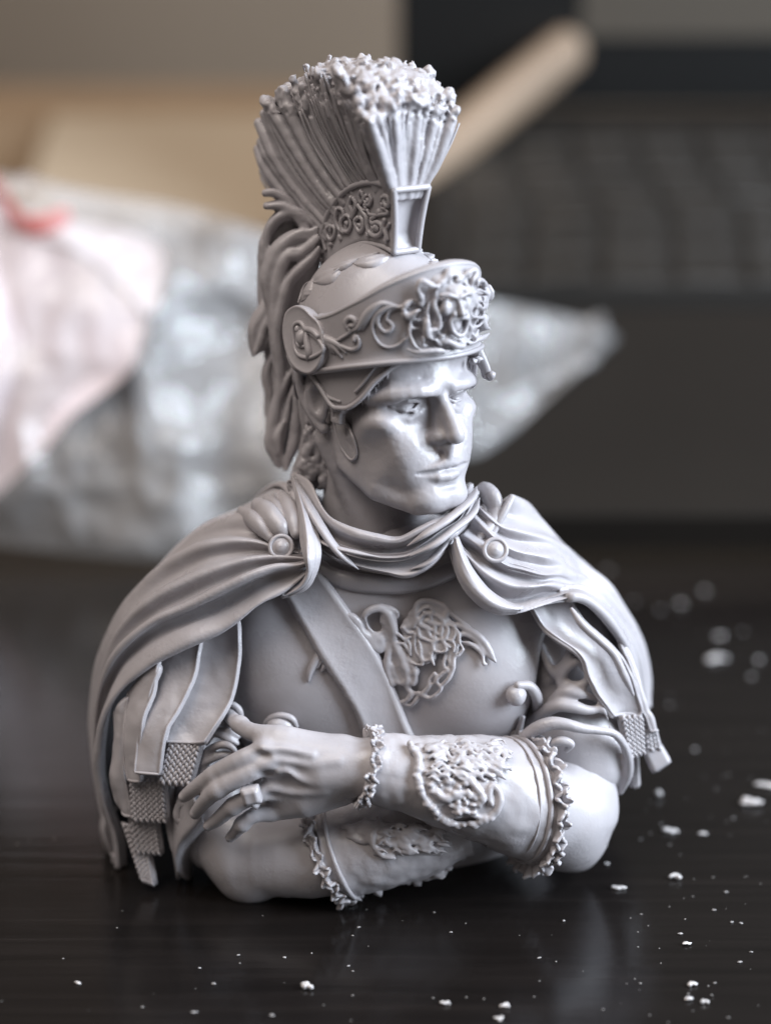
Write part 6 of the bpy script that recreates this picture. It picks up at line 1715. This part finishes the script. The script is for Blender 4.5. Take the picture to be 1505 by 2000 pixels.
def make_bag():
    cols = 11
    rows = [[(-90, 330, 15.5), (60, 352, 15.5), (200, 378, 15.5), (350, 402, 15.3), (480, 440, 15), (600, 480, 15), (750, 530, 15.5), (900, 578, 16.2), (1000, 596, 16.8), (1120, 622, 17.4), (1206, 656, 18.0)],
            [(-90, 400, 13.6), (60, 420, 13.5), (200, 440, 13.4), (350, 460, 13.3), (480, 500, 13.2), (600, 540, 13.4), (750, 580, 14.0), (900, 610, 15.2), (1000, 626, 16.0), (1115, 645, 16.8), (1204, 662, 17.7)],
            [(-90, 560, 12.0), (60, 570, 11.8), (200, 590, 11.6), (320, 620, 11.7), (470, 640, 12.9), (600, 650, 12.0), (750, 660, 12.6), (900, 676, 14.0), (1000, 690, 15.0), (1105, 686, 16.0), (1195, 670, 17.2)],
            [(-90, 760, 11.0), (60, 770, 10.8), (200, 780, 10.6), (335, 790, 10.1), (460, 800, 11.3), (580, 790, 11.0), (740, 780, 11.6), (880, 772, 12.8), (985, 760, 14.0), (1085, 728, 15.2), (1180, 682, 16.8)],
            [(-90, 930, 10.7), (60, 950, 10.4), (200, 960, 10.2), (350, 970, 9.9), (450, 960, 10.7), (570, 940, 10.6), (720, 905, 11.2), (860, 860, 12.2), (965, 815, 13.4), (1065, 760, 14.8), (1165, 694, 16.4)],
            [(-90, 1050, 11.6), (60, 1072, 11.3), (200, 1086, 11.1), (330, 1094, 11.1), (450, 1090, 11.2), (570, 1072, 11.4), (715, 1030, 11.6), (845, 965, 12.1), (945, 895, 12.9), (1050, 795, 14.4), (1150, 706, 16.2)]]
    nu, nv = 260, 120
    G = loft(rows, nu, nv)
    N = grid_normals(G)
    if np.mean(np.sum(N * (CAM - G), -1)) < 0: N = -N
    i, j = np.mgrid[0:nv, 0:nu]
    edge = np.clip(np.minimum(np.minimum(i, nv - 1 - i) / 14, np.minimum(j, nu - 1 - j) / 14), 0, 1)
    rid = lambda s, k: 1 - np.abs(noise(G + .8 * np.stack([noise(G, .3, k + 9)] * 3, -1), s, k)) * 2
    d = .55 * rid(.26, 1) + .34 * rid(.55, 2) + .16 * rid(1.1, 3) + .05 * rid(2.4, 4)
    G = G + N * ((d - .4) * edge)[..., None]
    G[..., 2] = np.maximum(G[..., 2], .02)
    film, nt, b = new_mat("clear_plastic_film")
    b.inputs['Base Color'].default_value = (.50, .485, .485, 1); b.inputs['Roughness'].default_value = .09; b.inputs['Specular IOR Level'].default_value = 1.0
    n = noise_node(nt, 14, 3, .6); r = ramp(nt, n.outputs[0], [(.35, (.16,) * 3), (.65, (.46,) * 3)])
    tr = nd(nt, 'ShaderNodeBsdfTransparent'); mx = nd(nt, 'ShaderNodeMixShader')
    out = nt.nodes['Material Output']
    nt.links.new(r.outputs[0], mx.inputs[0]); nt.links.new(tr.outputs[0], mx.inputs[1]); nt.links.new(b.outputs[0], mx.inputs[2]); nt.links.new(mx.outputs[0], out.inputs['Surface'])
    org = np.array([-4.0, 12.5, 0])
    t = tag(empty("plastic_bag", org), "crumpled clear plastic bag lying behind the bust, its corner poking out to the right", "bag")
    mb = MB(); mb.add(G.reshape(-1, 3), [grid_faces(nv, nu)]); mb.build("front_film", film, t, org)
    H = loft(rows, 90, 40); H = H - np.array([0, 0, 0]) ; NH = grid_normals(H)
    if np.mean(np.sum(NH * (CAM - H), -1)) < 0: NH = -NH
    i2, j2 = np.mgrid[0:40, 0:90]; e2 = np.clip(np.minimum(np.minimum(i2, 39 - i2) / 8, np.minimum(j2, 89 - j2) / 8), 0, 1)
    H = H - NH * (e2 * (1.6 + .4 * fbm(H, .4, 3, 7)))[..., None]; H[..., 2] = np.maximum(H[..., 2], .03)
    mb = MB(); mb.add(H.reshape(-1, 3), [grid_faces(40, 90)]); mb.build("back_film", film, t, org)
    # pink papers in the bag, one with a red mark
    S = Surf(loft(rows, 120, 60), 2)
    pk = mottled("pink_paper", (.66, .57, .60), (.72, .63, .66), 5, .6); pw = mottled("white_paper", (.68, .60, .62), (.74, .67, .69), 5, .6)
    def paper(poly, off, mat, name, label):
        P = np.array([S(x, y, off) for x, y in resample(np.array(poly, float), 64, True)]); c = P.mean(0)
        Gp = np.array([c + (P - c) * f for f in np.linspace(.03, 1, 12)]); 
        n_ = S.normal(poly[0][0] * .3 + 100, 650)
        mb = MB(); mb.add(Gp.reshape(-1, 3), [grid_faces(12, 64, True)]); mb.add(Gp.reshape(-1, 3) - np.array([0, -.06, 0]), [grid_faces(12, 64, True)[:, ::-1]])
        a = 11 * 64 + np.arange(64); bq = 11 * 64 + (np.arange(64) + 1) % 64; n0 = 12 * 64
        mb.v.append(np.zeros((0, 3))); mb.f.append(np.stack([a, a + n0, bq + n0, bq], 1))
        return tag(mb.build(name, mat), label, "paper")
    p1 = paper([(-80, 420), (40, 440), (150, 470), (240, 545), (292, 615), (255, 700), (200, 760), (130, 815), (60, 900), (-80, 980)], -.25, pk, "paper_slip", "pale pink paper slip in the bag's left end, nearest the camera")
    p2 = paper([(-80, 350), (60, 365), (200, 395), (300, 420), (330, 500), (310, 590), (200, 520), (60, 450), (-80, 430)], -.55, pw, "paper_slip", "paper with a red mark, upper left inside the bag")
    red = simple("red_print", (.55, .07, .06), .5)
    mb = MB(); tube(mb, np.array([S(x, y, -.12) for x, y in ((-20, 345), (5, 375), (22, 410), (40, 432), (80, 432), (128, 414))]), [.2, .23, .25, .26, .25, .22], 8, 40, flat=.3)
    mb.build("red_mark", red, p2, np.array(p2.location) / CM)
make_bag()

# ------------------------------------------------------------------ resin crumbs
CRUMB = mottled("resin_crumb", (.46, .44, .44), (.60, .57, .57), 900, .6)
SPECK = mottled("resin_speck", (.22, .21, .21), (.36, .34, .34), 900, .7)
def make_crumbs():
    G = "pale resin crumbs scattered on the table"
    big = [ # px, py, width px, height px, label
        (1466, 1573, 54, 26, "largest pale resin crumb, right of the bust near the picture edge"),
        (1492, 1536, 44, 14, "flat pale crumb at the right picture edge, behind the largest crumb"),
        (1307, 1625, 40, 15, "flat pale crumb halfway between the elbow and the largest crumb"),
        (1285, 1557, 14, 24, "upright sliver of resin standing right of the elbow"),
        (1370, 1628, 14, 6, "tiny sliver just right of the flat mid crumb"),
        (1316, 1717, 30, 19, "two-lobed pale crumb below the flat mid crumb, right of the elbow"),
        (1206, 1736, 33, 14, "pale crumb with a thin tail, in front of the elbow on the right"),
        (1185, 1689, 10, 8, "small crumb beside the elbow, in front of its tiny neighbour"),
        (1180, 1653, 9, 8, "tiny crumb closest to the right elbow, under the cloak"),
        (1397, 1290, 82, 28, "long blurred pale shaving on the table right of the cloak"),
        (1404, 1246, 36, 26, "blurred squarish crumb just behind the long shaving"),
        (1480, 1290, 18, 20, "small blurred crumb right of the long shaving"),
        (1466, 1323, 14, 16, "small blurred crumb in front of the long shaving's right end"),
        (1328, 1183, 26, 26, "blurred crumb behind the cloak's right side, brightest of the far ones"),
        (1375, 1157, 20, 20, "faint blurred crumb up and right of the brightest far one"),
        (1330, 1060, 26, 28, "farthest bright crumb, by the laptop's front edge"),
        (600, 1931, 28, 22, "brightest crumb in the front, below the middle of the bust"),
        (985, 1968, 24, 18, "crumb at the bottom edge right of centre, rear one of a pair"),
        (975, 1992, 18, 14, "crumb at the bottom edge right of centre, front one of a pair"),
        (1339, 1846, 16, 16, "small crumb in the right foreground, alone above a trio"),
        (1350, 1925, 18, 18, "upper crumb of the trio in the right foreground"),
        (1344, 1953, 20, 16, "lower left crumb of the trio in the right foreground"),
        (1374, 1960, 20, 16, "lower right crumb of the trio in the right foreground"),
        (152, 1922, 11, 11, "lone tiny crumb in the left foreground"),
        (870, 1963, 24, 14, "flat dull crumb at the bottom, left of the pair"),
    ]
    r = np.random.default_rng(31)
    def crumb(px, py, w, h, seed, n=5):
        p = ground(px, py); s = ((p - CAM) @ FWD) / F_PX
        if py < 1350: w, h = w * .62, h * .5
        wc, hc = w * s * .9, h * s; mb = MB()
        zz = max(hc * .24, .010)
        for k in range(n):
            f = (k + .5) / n - .5
            c = p + np.array([f * wc * .75, r.normal(0, .12) * wc, zz * r.uniform(.7, 1.0)])
            e = wc / n * r.uniform(.65, 1.1)
            blob(mb, c, 1.0, seed * 7 + k, .85, (max(e * r.uniform(.8, 1.5), .012), max(e * r.uniform(.5, .9), .01), zz * r.uniform(.5, 1.0)), 2, 3.1)
        V = mb.v; zmin = min(v[:, 2].min() for v in V)
        mb.v = [v - np.array([0, 0, zmin - .001]) for v in V]
        return mb
    for i, (px, py, w, h, lab) in enumerate(big):
        tag(crumb(px, py, w, h, i, 3 if w < 20 else 6).build("resin_crumb", CRUMB), lab, "crumb", G)
    spots = [(1287, 1192, 18), (1185, 1115, 20), (1449, 1234, 16), (1237, 1176, 18), (1355, 1465, 12), (1306, 1378, 8), (1418, 1060, 14), (1394, 1778, 9), (1417, 1743, 9), (1328, 1825, 10), (1427, 1802, 8), (1446, 1804, 8), (1443, 1880, 10),
             (531, 1984, 12), (378, 1979, 12), (418, 1923, 8), (556, 1871, 7), (465, 1867, 7), (1052, 1871, 10), (1430, 1600, 6), (1250, 1640, 5), (1290, 1610, 5), (1465, 1860, 7), (880, 1822, 8), (700, 1812, 6), (1100, 1800, 5), (390, 1892, 6), (680, 1888, 6)]
    for i, (px, py, w) in enumerate(spots):
        tag(crumb(px, py, w * .75, w * .5, 60 + i, 2).build("resin_crumb", SPECK), "tiny pale resin speck on the black table", "crumb", "tiny resin specks on the table")
    mb = MB()
    for i in range(260):
        px, py = r.uniform(0, 1505), r.uniform(1500, 2000)
        if i > 170: break
        if r.random() < .55: px = r.uniform(1130, 1505); py = r.uniform(1080, 2000)
        p = ground(px, py); e = r.uniform(.004, .012)
        if 150 < px < 1260 and py < 1760: continue
        blob(mb, p + np.array([0, 0, e * .6]), e, i, .5, (r.uniform(.8, 2.2), 1, .6), 1, 2)
    tag(mb.build("dust", mottled("dust_grey", (.16, .15, .145), (.36, .34, .33), 900, .8)), kind='stuff')
make_crumbs()
